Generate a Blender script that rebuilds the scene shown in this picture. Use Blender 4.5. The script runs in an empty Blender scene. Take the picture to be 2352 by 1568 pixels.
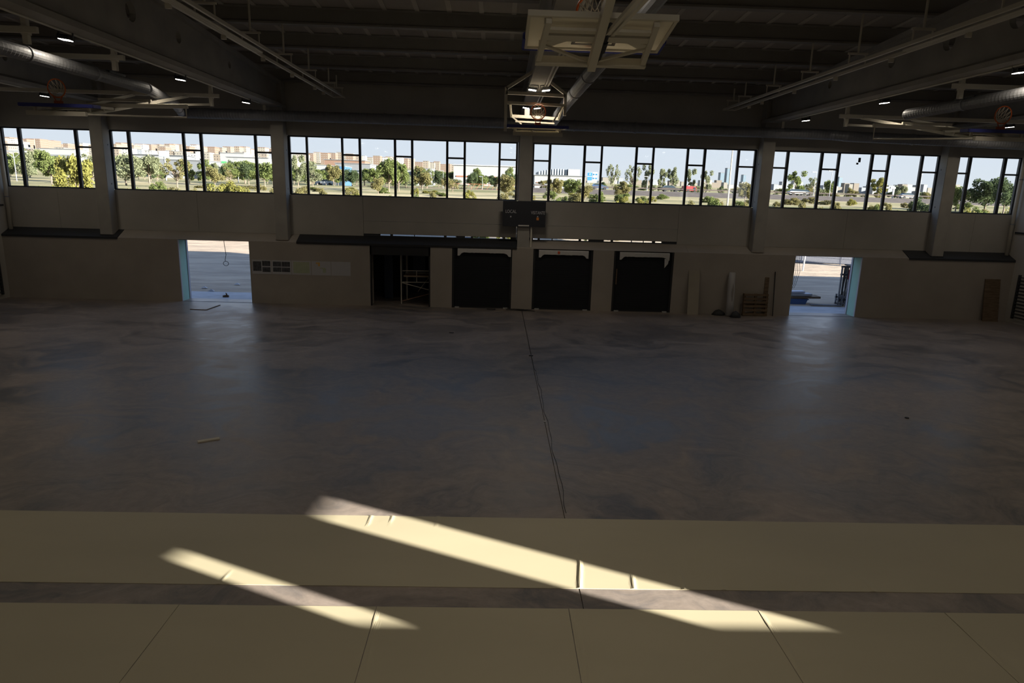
import bpy, bmesh, math, random
from mathutils import Vector, Matrix

random.seed(11)
C = bpy.context.scene.collection
sc = bpy.context.scene

# ------------------------------------------------------------------ camera
W, H, F = 2352, 1568, 1521.3
PITCH, YAW, ROLL, CAMH = 0.223894, 0.0290165, 0.0286861, 5.3
fwd = Vector((math.sin(YAW) * math.cos(PITCH), math.cos(YAW) * math.cos(PITCH), -math.sin(PITCH)))
rt0 = Vector((math.cos(YAW), -math.sin(YAW), 0))
up0 = rt0.cross(fwd)
rt = math.cos(ROLL) * rt0 + math.sin(ROLL) * up0
up = -math.sin(ROLL) * rt0 + math.cos(ROLL) * up0
CAM = Vector((0, 0, CAMH))
cd = bpy.data.cameras.new('camera')
cd.sensor_width = 36
cd.lens = 36 * F / W
cd.clip_end = 20000
cam = bpy.data.objects.new('camera', cd)
C.objects.link(cam)
cam.matrix_world = Matrix(((rt.x, up.x, -fwd.x, 0), (rt.y, up.y, -fwd.y, 0), (rt.z, up.z, -fwd.z, CAMH), (0, 0, 0, 1)))
sc.camera = cam


def at(px, py, Y):
    """world point at depth Y that the photograph shows at (px, py)"""
    d = (px - W / 2) / F * rt - (py - H / 2) / F * up + fwd
    return CAM + d * (Y / d.y)


def gz(px, py, z=0.0):
    d = (px - W / 2) / F * rt - (py - H / 2) / F * up + fwd
    return CAM + d * ((z - CAMH) / d.z)


# ------------------------------------------------------------------ sky, sun, exposure
vs = sc.view_settings
vs.view_transform = 'Standard'
vs.look = 'None'
vs.exposure = 0.0
vs.gamma = 1.0
vs.use_curve_mapping = False
sc.cycles.sample_clamp_indirect = 4.0

world = bpy.data.worlds.new('sky')
sc.world = world
world.use_nodes = True
wn = world.node_tree
wn.nodes.clear()
tc = wn.nodes.new('ShaderNodeTexCoord')
sep = wn.nodes.new('ShaderNodeSeparateXYZ')
ramp = wn.nodes.new('ShaderNodeValToRGB')
bg = wn.nodes.new('ShaderNodeBackground')
wo = wn.nodes.new('ShaderNodeOutputWorld')
wn.links.new(tc.outputs['Generated'], sep.inputs[0])
wn.links.new(sep.outputs['Z'], ramp.inputs[0])
cr = ramp.color_ramp
cr.elements[0].position = 0.0
cr.elements[0].color = (0.74, 0.775, 0.835, 1)
cr.elements[1].position = 1.0
cr.elements[1].color = (0.20, 0.36, 0.74, 1)
e = cr.elements.new(0.12)
e.color = (0.66, 0.74, 0.87, 1)
e = cr.elements.new(0.4)
e.color = (0.38, 0.54, 0.84, 1)
wn.links.new(ramp.outputs[0], bg.inputs[0])
bg.inputs[1].default_value = 1.2
wn.links.new(bg.outputs[0], wo.inputs[0])

SUN_T = 0.231                                   # tan(elevation)
SH = Vector((-0.9003, 0.4353, 0)).normalized()  # where the sunlight travels, flat
sun_dir = (SH + Vector((0, 0, -SUN_T))).normalized()
sl = bpy.data.lights.new('sun', 'SUN')
sl.energy = 31.0
sl.color = (1.0, 0.93, 0.81)
sl.angle = math.radians(0.32)
sun = bpy.data.objects.new('sun', sl)
C.objects.link(sun)
sun.location = (60, -30, 40)
sun.rotation_euler = sun_dir.to_track_quat('-Z', 'Y').to_euler()
LAMP_W = 18.0

# ------------------------------------------------------------------ materials
MATS = {}


def mat(name, col, rough=0.7, metal=0.0, var=0.0, scale=3.0, bump=0.0, bscale=None, col2=None, spec=0.5, stretch=(1, 1, 1), emit=None, es=0):
    if name in MATS:
        return MATS[name]
    m = bpy.data.materials.new(name)
    m.use_nodes = True
    nt = m.node_tree
    b = nt.nodes['Principled BSDF']
    b.inputs['Base Color'].default_value = (*col, 1)
    b.inputs['Roughness'].default_value = rough
    b.inputs['Metallic'].default_value = metal
    b.inputs['Specular IOR Level'].default_value = spec
    if emit:
        b.inputs['Emission Color'].default_value = (*emit, 1)
        b.inputs['Emission Strength'].default_value = es
    if var > 0 or bump > 0:
        g = nt.nodes.new('ShaderNodeTexCoord')
        mp = nt.nodes.new('ShaderNodeMapping')
        mp.inputs['Scale'].default_value = stretch
        nt.links.new(g.outputs['Object'], mp.inputs[0])
        n = nt.nodes.new('ShaderNodeTexNoise')
        n.inputs['Scale'].default_value = scale
        n.inputs['Detail'].default_value = 6
        nt.links.new(mp.outputs[0], n.inputs['Vector'])
        if var > 0:
            r = nt.nodes.new('ShaderNodeValToRGB')
            c2 = col2 or tuple(c * (1 - var) for c in col)
            r.color_ramp.elements[0].position = 0.32
            r.color_ramp.elements[1].position = 0.68
            r.color_ramp.elements[0].color = (*c2, 1)
            r.color_ramp.elements[1].color = (*[min(1, c * (1 + var * 0.4)) for c in col], 1)
            nt.links.new(n.outputs['Fac'], r.inputs[0])
            nt.links.new(r.outputs[0], b.inputs['Base Color'])
        if bump > 0:
            n2 = nt.nodes.new('ShaderNodeTexNoise')
            n2.inputs['Scale'].default_value = bscale or scale * 4
            n2.inputs['Detail'].default_value = 5
            nt.links.new(mp.outputs[0], n2.inputs['Vector'])
            bp = nt.nodes.new('ShaderNodeBump')
            bp.inputs['Strength'].default_value = bump
            bp.inputs['Distance'].default_value = 0.02
            nt.links.new(n2.outputs['Fac'], bp.inputs['Height'])
            nt.links.new(bp.outputs[0], b.inputs['Normal'])
    MATS[name] = m
    return m


def floor_mat():
    m = bpy.data.materials.new('trowelled_concrete')
    m.use_nodes = True
    nt = m.node_tree
    L = nt.links.new
    b = nt.nodes['Principled BSDF']
    g = nt.nodes.new('ShaderNodeNewGeometry')
    w1 = nt.nodes.new('ShaderNodeTexNoise')
    w1.inputs['Scale'].default_value = 0.35
    w1.inputs['Detail'].default_value = 3
    L(g.outputs['Position'], w1.inputs['Vector'])
    mx = nt.nodes.new('ShaderNodeMix')
    mx.data_type = 'VECTOR'
    mx.inputs['Factor'].default_value = 0.93
    vm = nt.nodes.new('ShaderNodeVectorMath')
    vm.operation = 'SCALE'
    vm.inputs['Scale'].default_value = 6.0
    L(w1.outputs['Color'], vm.inputs[0])
    va = nt.nodes.new('ShaderNodeVectorMath')
    va.operation = 'ADD'
    L(g.outputs['Position'], va.inputs[0])
    L(vm.outputs[0], va.inputs[1])
    fm = nt.nodes.new('ShaderNodeMapping')
    fm.inputs['Scale'].default_value = (0.55, 1.25, 1)
    fm.inputs['Rotation'].default_value = (0, 0, 0.12)
    L(va.outputs[0], fm.inputs[0])
    big = nt.nodes.new('ShaderNodeTexNoise')
    big.inputs['Scale'].default_value = 0.5
    big.inputs['Detail'].default_value = 9
    big.inputs['Roughness'].default_value = 0.70
    big.inputs['Distortion'].default_value = 0.8
    L(fm.outputs[0], big.inputs['Vector'])
    r = nt.nodes.new('ShaderNodeValToRGB')
    cr = r.color_ramp
    cr.elements[0].position = 0.36
    cr.elements[0].color = (0.135, 0.128, 0.130, 1)
    cr.elements[1].position = 0.66
    cr.elements[1].color = (0.34, 0.285, 0.245, 1)
    e = cr.elements.new(0.5)
    e.color = (0.245, 0.21, 0.186, 1)
    L(big.outputs['Fac'], r.inputs[0])
    fine = nt.nodes.new('ShaderNodeTexNoise')
    fine.inputs['Scale'].default_value = 5
    fine.inputs['Detail'].default_value = 8
    fine.inputs['Roughness'].default_value = 0.7
    L(g.outputs['Position'], fine.inputs['Vector'])
    r2 = nt.nodes.new('ShaderNodeMapRange')
    r2.inputs['From Min'].default_value = 0.3
    r2.inputs['From Max'].default_value = 0.7
    r2.inputs['To Min'].default_value = 0.86
    r2.inputs['To Max'].default_value = 1.1
    L(fine.outputs['Fac'], r2.inputs['Value'])
    mul = nt.nodes.new('ShaderNodeMix')
    mul.data_type = 'RGBA'
    mul.blend_type = 'MULTIPLY'
    mul.inputs['Factor'].default_value = 1
    L(r.outputs[0], mul.inputs['A'])
    L(r2.outputs[0], mul.inputs['B'])
    L(mul.outputs['Result'], b.inputs['Base Color'])
    r3 = nt.nodes.new('ShaderNodeMapRange')
    r3.inputs['From Min'].default_value = 0.35
    r3.inputs['From Max'].default_value = 0.65
    r3.inputs['To Min'].default_value = 0.30
    r3.inputs['To Max'].default_value = 0.50
    L(big.outputs['Fac'], r3.inputs['Value'])
    L(r3.outputs[0], b.inputs['Roughness'])
    b.inputs['Specular IOR Level'].default_value = 0.33
    bp = nt.nodes.new('ShaderNodeBump')
    bp.inputs['Strength'].default_value = 0.25
    bp.inputs['Distance'].default_value = 0.01
    L(fine.outputs['Fac'], bp.inputs['Height'])
    L(bp.outputs[0], b.inputs['Normal'])
    return m


def glass_mat():
    m = bpy.data.materials.new('window_glass')
    m.use_nodes = True
    nt = m.node_tree
    nt.nodes.clear()
    o = nt.nodes.new('ShaderNodeOutputMaterial')
    t = nt.nodes.new('ShaderNodeBsdfTransparent')
    t.inputs[0].default_value = (0.95, 0.97, 0.97, 1)
    g = nt.nodes.new('ShaderNodeBsdfGlossy')
    g.inputs['Roughness'].default_value = 0.03
    x = nt.nodes.new('ShaderNodeMixShader')
    x.inputs[0].default_value = 0.05
    nt.links.new(t.outputs[0], x.inputs[1])
    nt.links.new(g.outputs[0], x.inputs[2])
    nt.links.new(x.outputs[0], o.inputs[0])
    return m


def translucent_mat(name, col, tr=0.55):
    m = bpy.data.materials.new(name)
    m.use_nodes = True
    nt = m.node_tree
    nt.nodes.clear()
    o = nt.nodes.new('ShaderNodeOutputMaterial')
    d = nt.nodes.new('ShaderNodeBsdfDiffuse')
    d.inputs[0].default_value = (*col, 1)
    t = nt.nodes.new('ShaderNodeBsdfTranslucent')
    t.inputs[0].default_value = (*col, 1)
    x = nt.nodes.new('ShaderNodeMixShader')
    x.inputs[0].default_value = tr
    nt.links.new(d.outputs[0], x.inputs[1])
    nt.links.new(t.outputs[0], x.inputs[2])
    nt.links.new(x.outputs[0], o.inputs[0])
    return m


def facade_mat(name, col, win, sx=3.2, sz=3.0, fill=0.5):
    """far facade: rows of windows too small to tell apart"""
    m = bpy.data.materials.new(name)
    m.use_nodes = True
    nt = m.node_tree
    L = nt.links.new
    b = nt.nodes['Principled BSDF']
    b.inputs['Roughness'].default_value = 0.8
    g = nt.nodes.new('ShaderNodeNewGeometry')
    s = nt.nodes.new('ShaderNodeSeparateXYZ')
    L(g.outputs['Position'], s.inputs[0])
    ad = nt.nodes.new('ShaderNodeMath')
    L(s.outputs['X'], ad.inputs[0])
    L(s.outputs['Y'], ad.inputs[1])
    fs = []
    for src, per in ((ad.outputs[0], sx), (s.outputs['Z'], sz)):
        d = nt.nodes.new('ShaderNodeMath')
        d.operation = 'DIVIDE'
        d.inputs[1].default_value = per
        L(src, d.inputs[0])
        f = nt.nodes.new('ShaderNodeMath')
        f.operation = 'FRACT'
        L(d.outputs[0], f.inputs[0])
        lt = nt.nodes.new('ShaderNodeMath')
        lt.operation = 'LESS_THAN'
        lt.inputs[1].default_value = fill
        L(f.outputs[0], lt.inputs[0])
        fs.append(lt)
    mu = nt.nodes.new('ShaderNodeMath')
    mu.operation = 'MULTIPLY'
    L(fs[0].outputs[0], mu.inputs[0])
    L(fs[1].outputs[0], mu.inputs[1])
    x = nt.nodes.new('ShaderNodeMix')
    x.data_type = 'RGBA'
    x.inputs['A'].default_value = (*col, 1)
    x.inputs['B'].default_value = (*win, 1)
    L(mu.outputs[0], x.inputs['Factor'])
    L(x.outputs['Result'], b.inputs['Base Color'])
    MATS[name] = m
    return m


def terrain_mat():
    m = bpy.data.materials.new('dirt_and_dry_grass')
    m.use_nodes = True
    nt = m.node_tree
    L = nt.links.new
    b = nt.nodes['Principled BSDF']
    b.inputs['Roughness'].default_value = 0.95
    b.inputs['Specular IOR Level'].default_value = 0.1
    g = nt.nodes.new('ShaderNodeNewGeometry')
    mp = nt.nodes.new('ShaderNodeMapping')
    mp.inputs['Scale'].default_value = (0.25, 1, 1)
    L(g.outputs['Position'], mp.inputs[0])
    n = nt.nodes.new('ShaderNodeTexNoise')
    n.inputs['Scale'].default_value = 0.9
    n.inputs['Detail'].default_value = 8
    n.inputs['Roughness'].default_value = 0.65
    L(mp.outputs[0], n.inputs['Vector'])
    dirt = nt.nodes.new('ShaderNodeValToRGB')
    dirt.color_ramp.elements[0].position = 0.3
    dirt.color_ramp.elements[0].color = (0.26, 0.21, 0.165, 1)
    dirt.color_ramp.elements[1].position = 0.7
    dirt.color_ramp.elements[1].color = (0.47, 0.385, 0.29, 1)
    L(n.outputs['Fac'], dirt.inputs[0])
    n2 = nt.nodes.new('ShaderNodeTexNoise')
    n2.inputs['Scale'].default_value = 0.05
    n2.inputs['Detail'].default_value = 8
    n2.inputs['Roughness'].default_value = 0.7
    L(mp.outputs[0], n2.inputs['Vector'])
    grass = nt.nodes.new('ShaderNodeValToRGB')
    ge = grass.color_ramp
    ge.elements[0].position = 0.36
    ge.elements[0].color = (0.085, 0.105, 0.045, 1)
    ge.elements[1].position = 0.62
    ge.elements[1].color = (0.40, 0.335, 0.21, 1)
    e = ge.elements.new(0.48)
    e.color = (0.25, 0.225, 0.125, 1)
    L(n2.outputs['Fac'], grass.inputs[0])
    s = nt.nodes.new('ShaderNodeSeparateXYZ')
    L(g.outputs['Position'], s.inputs[0])
    mr = nt.nodes.new('ShaderNodeMapRange')
    mr.inputs['From Min'].default_value = 70
    mr.inputs['From Max'].default_value = 90
    L(s.outputs['Y'], mr.inputs['Value'])
    x = nt.nodes.new('ShaderNodeMix')
    x.data_type = 'RGBA'
    L(mr.outputs[0], x.inputs['Factor'])
    L(dirt.outputs[0], x.inputs['A'])
    L(grass.outputs[0], x.inputs['B'])
    L(x.outputs['Result'], b.inputs['Base Color'])
    n3 = nt.nodes.new('ShaderNodeTexNoise')
    n3.inputs['Scale'].default_value = 3
    n3.inputs['Detail'].default_value = 6
    L(mp.outputs[0], n3.inputs['Vector'])
    bp = nt.nodes.new('ShaderNodeBump')
    bp.inputs['Strength'].default_value = 0.8
    bp.inputs['Distance'].default_value = 0.12
    L(n3.outputs['Fac'], bp.inputs['Height'])
    L(bp.outputs[0], b.inputs['Normal'])
    return m


def leaf_mat(name, col):
    m = bpy.data.materials.new(name)
    m.use_nodes = True
    nt = m.node_tree
    nt.nodes.clear()
    L = nt.links.new
    o = nt.nodes.new('ShaderNodeOutputMaterial')
    oi = nt.nodes.new('ShaderNodeNewGeometry')
    r = nt.nodes.new('ShaderNodeValToRGB')
    r.color_ramp.elements[0].color = (*[c * 0.65 for c in col], 1)
    r.color_ramp.elements[1].color = (*[min(1, c * 1.35) for c in col], 1)
    L(oi.outputs['Random Per Island'], r.inputs[0])
    d = nt.nodes.new('ShaderNodeBsdfDiffuse')
    t = nt.nodes.new('ShaderNodeBsdfTranslucent')
    L(r.outputs[0], d.inputs[0])
    L(r.outputs[0], t.inputs[0])
    x = nt.nodes.new('ShaderNodeMixShader')
    x.inputs[0].default_value = 0.4
    L(d.outputs[0], x.inputs[1])
    L(t.outputs[0], x.inputs[2])
    L(x.outputs[0], o.inputs[0])
    return m


M_FLOOR = floor_mat()
M_GLASS = glass_mat()
M_WALL = mat('grey_plaster_wall', (0.44, 0.42, 0.385), 0.85, var=0.10, scale=0.7, bump=0.15, bscale=30)
M_PLASTER = mat('beige_board_wall', (0.37, 0.335, 0.295), 0.9, var=0.08, scale=0.9)
M_CONC = mat('precast_concrete', (0.38, 0.365, 0.335), 0.85, var=0.14, scale=1.2, bump=0.2, bscale=25)
M_DECK = mat('roof_deck_grey', (0.46, 0.44, 0.42), 0.8, var=0.1, scale=0.6)
M_RIB = mat('roof_joint_strip', (0.62, 0.60, 0.56), 0.7)
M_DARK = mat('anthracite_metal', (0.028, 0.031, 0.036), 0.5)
M_BLACK = mat('black_sheet_metal', (0.02, 0.021, 0.024), 0.6)
M_SLAT = mat('black_slat_paint', (0.02, 0.022, 0.026), 0.8, spec=0.2)
M_FRAME = mat('dark_window_frame', (0.035, 0.04, 0.048), 0.45)
M_STEEL = mat('cream_painted_steel', (0.60, 0.57, 0.49), 0.5)
M_GALV = mat('galvanised_duct', (0.30, 0.31, 0.335), 0.55, 0.45, var=0.12, scale=4)
M_LAMP = mat('lamp_body', (0.03, 0.03, 0.032), 0.5)
M_LENS = mat('lamp_lens', (1, 1, 1), 0.4, emit=(1.0, 0.95, 0.86), es=14)
M_TEAL = mat('green_wall_board', (0.33, 0.58, 0.53), 0.8, var=0.06, scale=2)
M_LAV = mat('primed_jamb_edge', (0.42, 0.44, 0.52), 0.7)
M_SHEET = mat('cream_yellow_vinyl', (0.47, 0.425, 0.30), 0.5, var=0.06, scale=0.8, stretch=(0.4, 1, 1), spec=0.3)
M_WHITE = mat('white_plastic_film', (0.62, 0.61, 0.60), 0.5, bump=0.6, bscale=20, scale=5)
M_BLUEPAD = mat('blue_foam_pad', (0.04, 0.05, 0.26), 0.55)
M_RING = mat('orange_ring_steel', (0.75, 0.17, 0.04), 0.4)
M_MOUNT = mat('red_ring_mount', (0.55, 0.12, 0.04), 0.5)
M_NET = mat('white_net_cord', (0.75, 0.70, 0.60), 0.8)
M_BOARD = translucent_mat('white_backboard', (0.80, 0.76, 0.66), 0.45)
M_LINE = mat('grey_board_line', (0.28, 0.26, 0.24), 0.6)
M_RUST = mat('bare_wood', (0.17, 0.118, 0.072), 0.85, var=0.35, scale=3, stretch=(1, 1, 6), bump=0.3)
M_BOARDW = mat('pale_board', (0.36, 0.325, 0.265), 0.85, var=0.08, scale=2)
M_CABLE = mat('black_cable', (0.015, 0.015, 0.016), 0.6)
M_PAPER = mat('white_paper', (0.46, 0.46, 0.48), 0.8)
M_PHOTO = mat('dark_photo_print', (0.08, 0.085, 0.095), 0.5, var=0.7, scale=9)
M_GREENP = mat('green_map_print', (0.40, 0.44, 0.30), 0.8, var=0.1, scale=6)
M_ORANGEP = mat('orange_map_print', (0.62, 0.38, 0.12), 0.8)
M_ORSTICK = mat('orange_sticker', (0.75, 0.26, 0.05), 0.6)
M_REDSTICK = mat('red_sticker', (0.65, 0.12, 0.05), 0.6)
M_TXT = mat('light_grey_lettering', (0.62, 0.64, 0.68), 0.6)
M_SCORE = mat('scoreboard_black', (0.022, 0.025, 0.035), 0.45)
M_APRON = mat('apron_concrete', (0.36, 0.37, 0.40), 0.7, var=0.2, scale=1.5, bump=0.3)
M_TERR = terrain_mat()
M_ASPH = mat('asphalt', (0.13, 0.13, 0.145), 0.95, spec=0.05)
M_BANK = mat('gravel_bank', (0.08, 0.062, 0.056), 0.95, var=0.35, scale=0.8, bump=0.6)
M_TRUNK = mat('tree_bark', (0.17, 0.13, 0.10), 0.9)
M_BLUEBIN = mat('blue_steel_bin', (0.055, 0.13, 0.36), 0.5)
M_TYRE = mat('black_tyre', (0.02, 0.02, 0.02), 0.8)
M_RED = mat('red_paint', (0.30, 0.03, 0.035), 0.45)
M_WPAINT = mat('white_paint', (0.42, 0.42, 0.42), 0.5)
M_CGLASS = mat('dark_glass', (0.03, 0.045, 0.06), 0.15)
M_BLUEFILM = mat('blue_plastic_film', (0.16, 0.36, 0.62), 0.3)
M_WFAC = mat('white_factory', (0.25, 0.255, 0.265), 0.6)
M_REDTRIM = mat('red_band', (0.26, 0.09, 0.05), 0.7)
M_GREYB = mat('grey_shed', (0.14, 0.148, 0.165), 0.7)
M_BLUEB = mat('blue_facade', (0.045, 0.11, 0.22), 0.5)
M_SIGNBLUE = mat('blue_road_sign', (0.03, 0.16, 0.42), 0.5)
M_TOWER = mat('blue_glass_tower', (0.13, 0.18, 0.23), 0.4)
M_ROOFT = mat('terracotta_roof', (0.16, 0.095, 0.07), 0.8)
FAC = [facade_mat('tan_facade', (0.19, 0.158, 0.128), (0.085, 0.073, 0.066)),
       facade_mat('brick_facade', (0.14, 0.098, 0.076), (0.19, 0.175, 0.16), fill=0.35),
       facade_mat('cream_facade', (0.215, 0.198, 0.172), (0.095, 0.09, 0.085)),
       facade_mat('white_facade', (0.30, 0.295, 0.285), (0.13, 0.13, 0.14)),
       facade_mat('grey_facade', (0.19, 0.205, 0.235), (0.25, 0.26, 0.28))]
LEAF = dict(yellow=leaf_mat('yellow_green_leaves', (0.215, 0.205, 0.06)), green=leaf_mat('green_leaves', (0.15, 0.18, 0.065)),
            dark=leaf_mat('dark_green_leaves', (0.075, 0.10, 0.05)), grey=leaf_mat('grey_green_leaves', (0.20, 0.215, 0.13)),
            brown=leaf_mat('brown_green_leaves', (0.21, 0.19, 0.085)))


# ------------------------------------------------------------------ mesh helpers
class MB:
    def __init__(s):
        s.v, s.f = [], []

    def add(s, vs, fs):
        n = len(s.v)
        s.v += [tuple(v) for v in vs]
        s.f += [tuple(i + n for i in f) for f in fs]
        return s

    def box(s, x0, x1, y0, y1, z0, z1):
        return s.add([(x0, y0, z0), (x1, y0, z0), (x1, y1, z0), (x0, y1, z0), (x0, y0, z1), (x1, y0, z1), (x1, y1, z1), (x0, y1, z1)],
                     [(0, 3, 2, 1), (4, 5, 6, 7), (0, 1, 5, 4), (1, 2, 6, 5), (2, 3, 7, 6), (3, 0, 4, 7)])

    def bar(s, a, b, w, h=None, upv=(0, 0, 1)):
        """square bar from a to b"""
        a, b = Vector(a), Vector(b)
        h = h or w
        d = (b - a).normalized()
        u = Vector(upv)
        if abs(d.dot(u)) > 0.95:
            u = Vector((0, 1, 0))
        r = d.cross(u).normalized()
        u = r.cross(d)
        vs = []
        for p in (a, b):
            for sx, sz in ((-1, -1), (1, -1), (1, 1), (-1, 1)):
                vs.append(p + r * (sx * w / 2) + u * (sz * h / 2))
        return s.add(vs, [(0, 1, 2, 3), (7, 6, 5, 4), (0, 4, 5, 1), (1, 5, 6, 2), (2, 6, 7, 3), (3, 7, 4, 0)])

    def tube(s, pts, r, n=8, closed=False):
        pts = [Vector(p) for p in pts]
        rs = r if isinstance(r, (list, tuple)) else [r] * len(pts)
        rings = []
        prev = None
        k = len(pts)
        for i, p in enumerate(pts):
            if closed:
                d = pts[(i + 1) % k] - pts[i - 1]
            else:
                d = pts[min(i + 1, k - 1)] - pts[max(i - 1, 0)]
            d.normalize()
            if prev is None:
                u = Vector((0, 0, 1)) if abs(d.z) < 0.9 else Vector((1, 0, 0))
                u = (u - d * u.dot(d)).normalized()
            else:
                u = (prev - d * prev.dot(d)).normalized()
            prev = u
            w = d.cross(u)
            rings.append([p + (u * math.cos(2 * math.pi * j / n) + w * math.sin(2 * math.pi * j / n)) * rs[i] for j in range(n)])
        vs = [q for g in rings for q in g]
        fs = []
        for i in range(k if closed else k - 1):
            for j in range(n):
                a, b2 = i * n + j, i * n + (j + 1) % n
                c, d2 = ((i + 1) % k) * n + (j + 1) % n, ((i + 1) % k) * n + j
                fs.append((a, b2, c, d2))
        if not closed:
            fs.append(tuple(range(n - 1, -1, -1)))
            fs.append(tuple(range((k - 1) * n, k * n)))
        return s.add(vs, fs)

    def prism(s, prof, axis, a, b):
        """extrude a 2-D profile along an axis ('x','y','z') from a to b"""
        n = len(prof)
        vs = []
        for t in (a, b):
            for (p, q) in prof:
                vs.append({'x': (t, p, q), 'y': (p, t, q), 'z': (p, q, t)}[axis])
        fs = [tuple(range(n)), tuple(range(2 * n - 1, n - 1, -1))]
        for i in range(n):
            j = (i + 1) % n
            fs.append((i, i + n, j + n, j))
        return s.add(vs, fs)

    def build(s, name, m, parent=None, smooth=False, bevel=0.0):
        me = bpy.data.meshes.new(name)
        vs = s.v
        if parent is not None and not s.__dict__.get('local'):
            o = wloc(parent)
            vs = [(x - o.x, y - o.y, z - o.z) for x, y, z in s.v]
        me.from_pydata(vs, [], s.f)
        bm = bmesh.new()
        bm.from_mesh(me)
        bmesh.ops.recalc_face_normals(bm, faces=bm.faces)
        if bevel > 0:
            bmesh.ops.bevel(bm, geom=list(bm.edges), offset=bevel, segments=2, affect='EDGES', clamp_overlap=True)
        bm.to_mesh(me)
        bm.free()
        if smooth:
            for p in me.polygons:
                p.use_smooth = True
        me.materials.append(m)
        ob = bpy.data.objects.new(name, me)
        C.objects.link(ob)
        ob.parent = parent
        return ob


def wloc(o):
    v = Vector((0, 0, 0))
    while o is not None:
        v = v + o.location
        o = o.parent
    return v


def lmb():
    b = MB()
    b.local = True
    return b


def tag(o, label, cat, group=None):
    o['label'] = label
    o['category'] = cat
    if group:
        o['group'] = group
    return o


def thing(name, label, cat, loc=(0, 0, 0), group=None, rz=0.0):
    o = bpy.data.objects.new(name, None)
    C.objects.link(o)
    o.location = loc
    o.rotation_euler = (0, 0, rz)
    o.empty_display_size = 0.2
    return tag(o, label, cat, group)


def struct(o):
    o['kind'] = 'structure'
    return o


def sthing(name, loc=(0, 0, 0)):
    o = bpy.data.objects.new(name, None)
    C.objects.link(o)
    o.location = loc
    o.empty_display_size = 0.2
    return struct(o)


def copy_tree(o, parent=None):
    c = o.copy()
    C.objects.link(c)
    c.parent = parent
    for ch in o.children:
        copy_tree(ch, c)
    return c


def part(name, m, parent, fn, **kw):
    b = MB()
    fn(b)
    return b.build(name, m, parent, **kw)


def text_part(txt, size, m, parent, loc, name='lettering', extrude=0.003, shear=0, sx=1.0):
    cu = bpy.data.curves.new('txt', 'FONT')
    cu.body = txt
    cu.size = size
    cu.extrude = extrude
    to = bpy.data.objects.new('txt', cu)
    C.objects.link(to)
    dg = bpy.context.evaluated_depsgraph_get()
    dg.update()
    me = bpy.data.meshes.new_from_object(to.evaluated_get(dg))
    bpy.data.objects.remove(to)
    xs = [v.co.x for v in me.vertices]
    cx = (min(xs) + max(xs)) / 2
    o = wloc(parent)
    for v in me.vertices:
        x, y, z = (v.co.x - cx) * sx, v.co.y, v.co.z
        v.co = (loc[0] + x - o.x, loc[1] - z - o.y, loc[2] + y - o.z)
    me.materials.clear()
    me.materials.append(m)
    ob = bpy.data.objects.new(name, me)
    C.objects.link(ob)
    ob.parent = parent
    return ob


# ------------------------------------------------------------------ the hall
XL, XR = -21.75, 23.93           # side walls
YF, YU, YO = 30.0, 30.6, 30.85   # lower wall face, upper wall face, outer face
YB = -1.9                        # wall behind the camera
ZP = 11.6                        # parapet
RIDGE = 14.0
COLX = [-17.24, -9.53, 1.25, 11.97, 20.30]


def ztop(y):                     # underside of the purlins / top of the beams
    return 9.6 + 0.055 * (30 - max(y, 2 * RIDGE - y))


# floor: two slabs with the joint between them
JX = 1.255
fl = struct(part('floor', M_FLOOR, None, lambda b: (b.box(XL - 0.3, JX - 0.008, YB - 0.3, YO, -0.3, 0), b.box(JX + 0.008, XR + 0.3, YB - 0.3, YO, -0.3, 0),
                                                   b.box(JX - 0.008, JX + 0.008, YB - 0.3, YO, -0.3, -0.04))))

# far wall ---------------------------------------------------------------
DOORL, DOORR = (-14.13, -10.98), (13.70, 16.82)
SHUT = [(-5.63, -2.92), (-1.94, 0.77), (1.72, 4.44), (5.39, 8.13)]
ZD, ZL = 2.77, 3.09
wf = sthing('wall_far', (1.09, YF, 0))
# lower wall piers (boxed out in front of the outer wall)
xs = [XL] + [v for p in sorted([DOORL, DOORR] + SHUT) for v in p] + [XR]
for i in range(0, len(xs), 2):
    def pier(b, a=xs[i], c=xs[i + 1]):
        b.box(a, c, YF, YO, 0, ZD)
    part('wall_pier', M_PLASTER, wf, pier)
# sloping ledge on top of the lower wall, in lengths
LEDGE = [(XL, -16.73, M_DARK), (-16.73, -8.88, M_PLASTER), (-8.88, 0.97, M_BLACK), (0.97, 8.75, M_PLASTER), (8.75, 18.95, M_PLASTER), (18.95, XR, M_DARK)]
for a, c, m in LEDGE:
    def led(b, a=a, c=c, m=m):
        e = 0.03 if m in (M_DARK, M_BLACK) else 0.0
        b.prism([(YF - e, ZD - (0.05 if e else 0)), (YF - e, ZD + 0.012 + e), (YU + 0.01, ZL + e * 0.6), (YO, ZL), (YO, ZD)], 'x', a + 0.004, c - 0.004)
    part('ledge_cap' if m in (M_DARK, M_BLACK) else 'ledge', m, wf, led)
# dark lintel flashing over the shutters
part('lintel', M_BLACK, wf, lambda b: b.box(-5.63, 0.97, YF - 0.02, YF + 0.02, ZD - 0.05, ZD + 0.02))
# upper wall: panels below the windows, lintel panels above, piers between
WZ0, WZ1 = 4.90, 7.345
WINS = [(-21.70, -17.80), (-17.03, -9.95), (-9.27, 0.92), (1.58, 11.68), (12.40, 20.12), (20.95, 23.90)]
SLOTZ0, SLOTZ1 = 3.135, 3.205
g = 0.006


def panel(a, c, z0, z1, name='wall_panel', m=None):
    return part(name, m or M_WALL, wf, lambda b: b.box(a + g, c - g, YU, YO, z0 + g, z1 - g))


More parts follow.
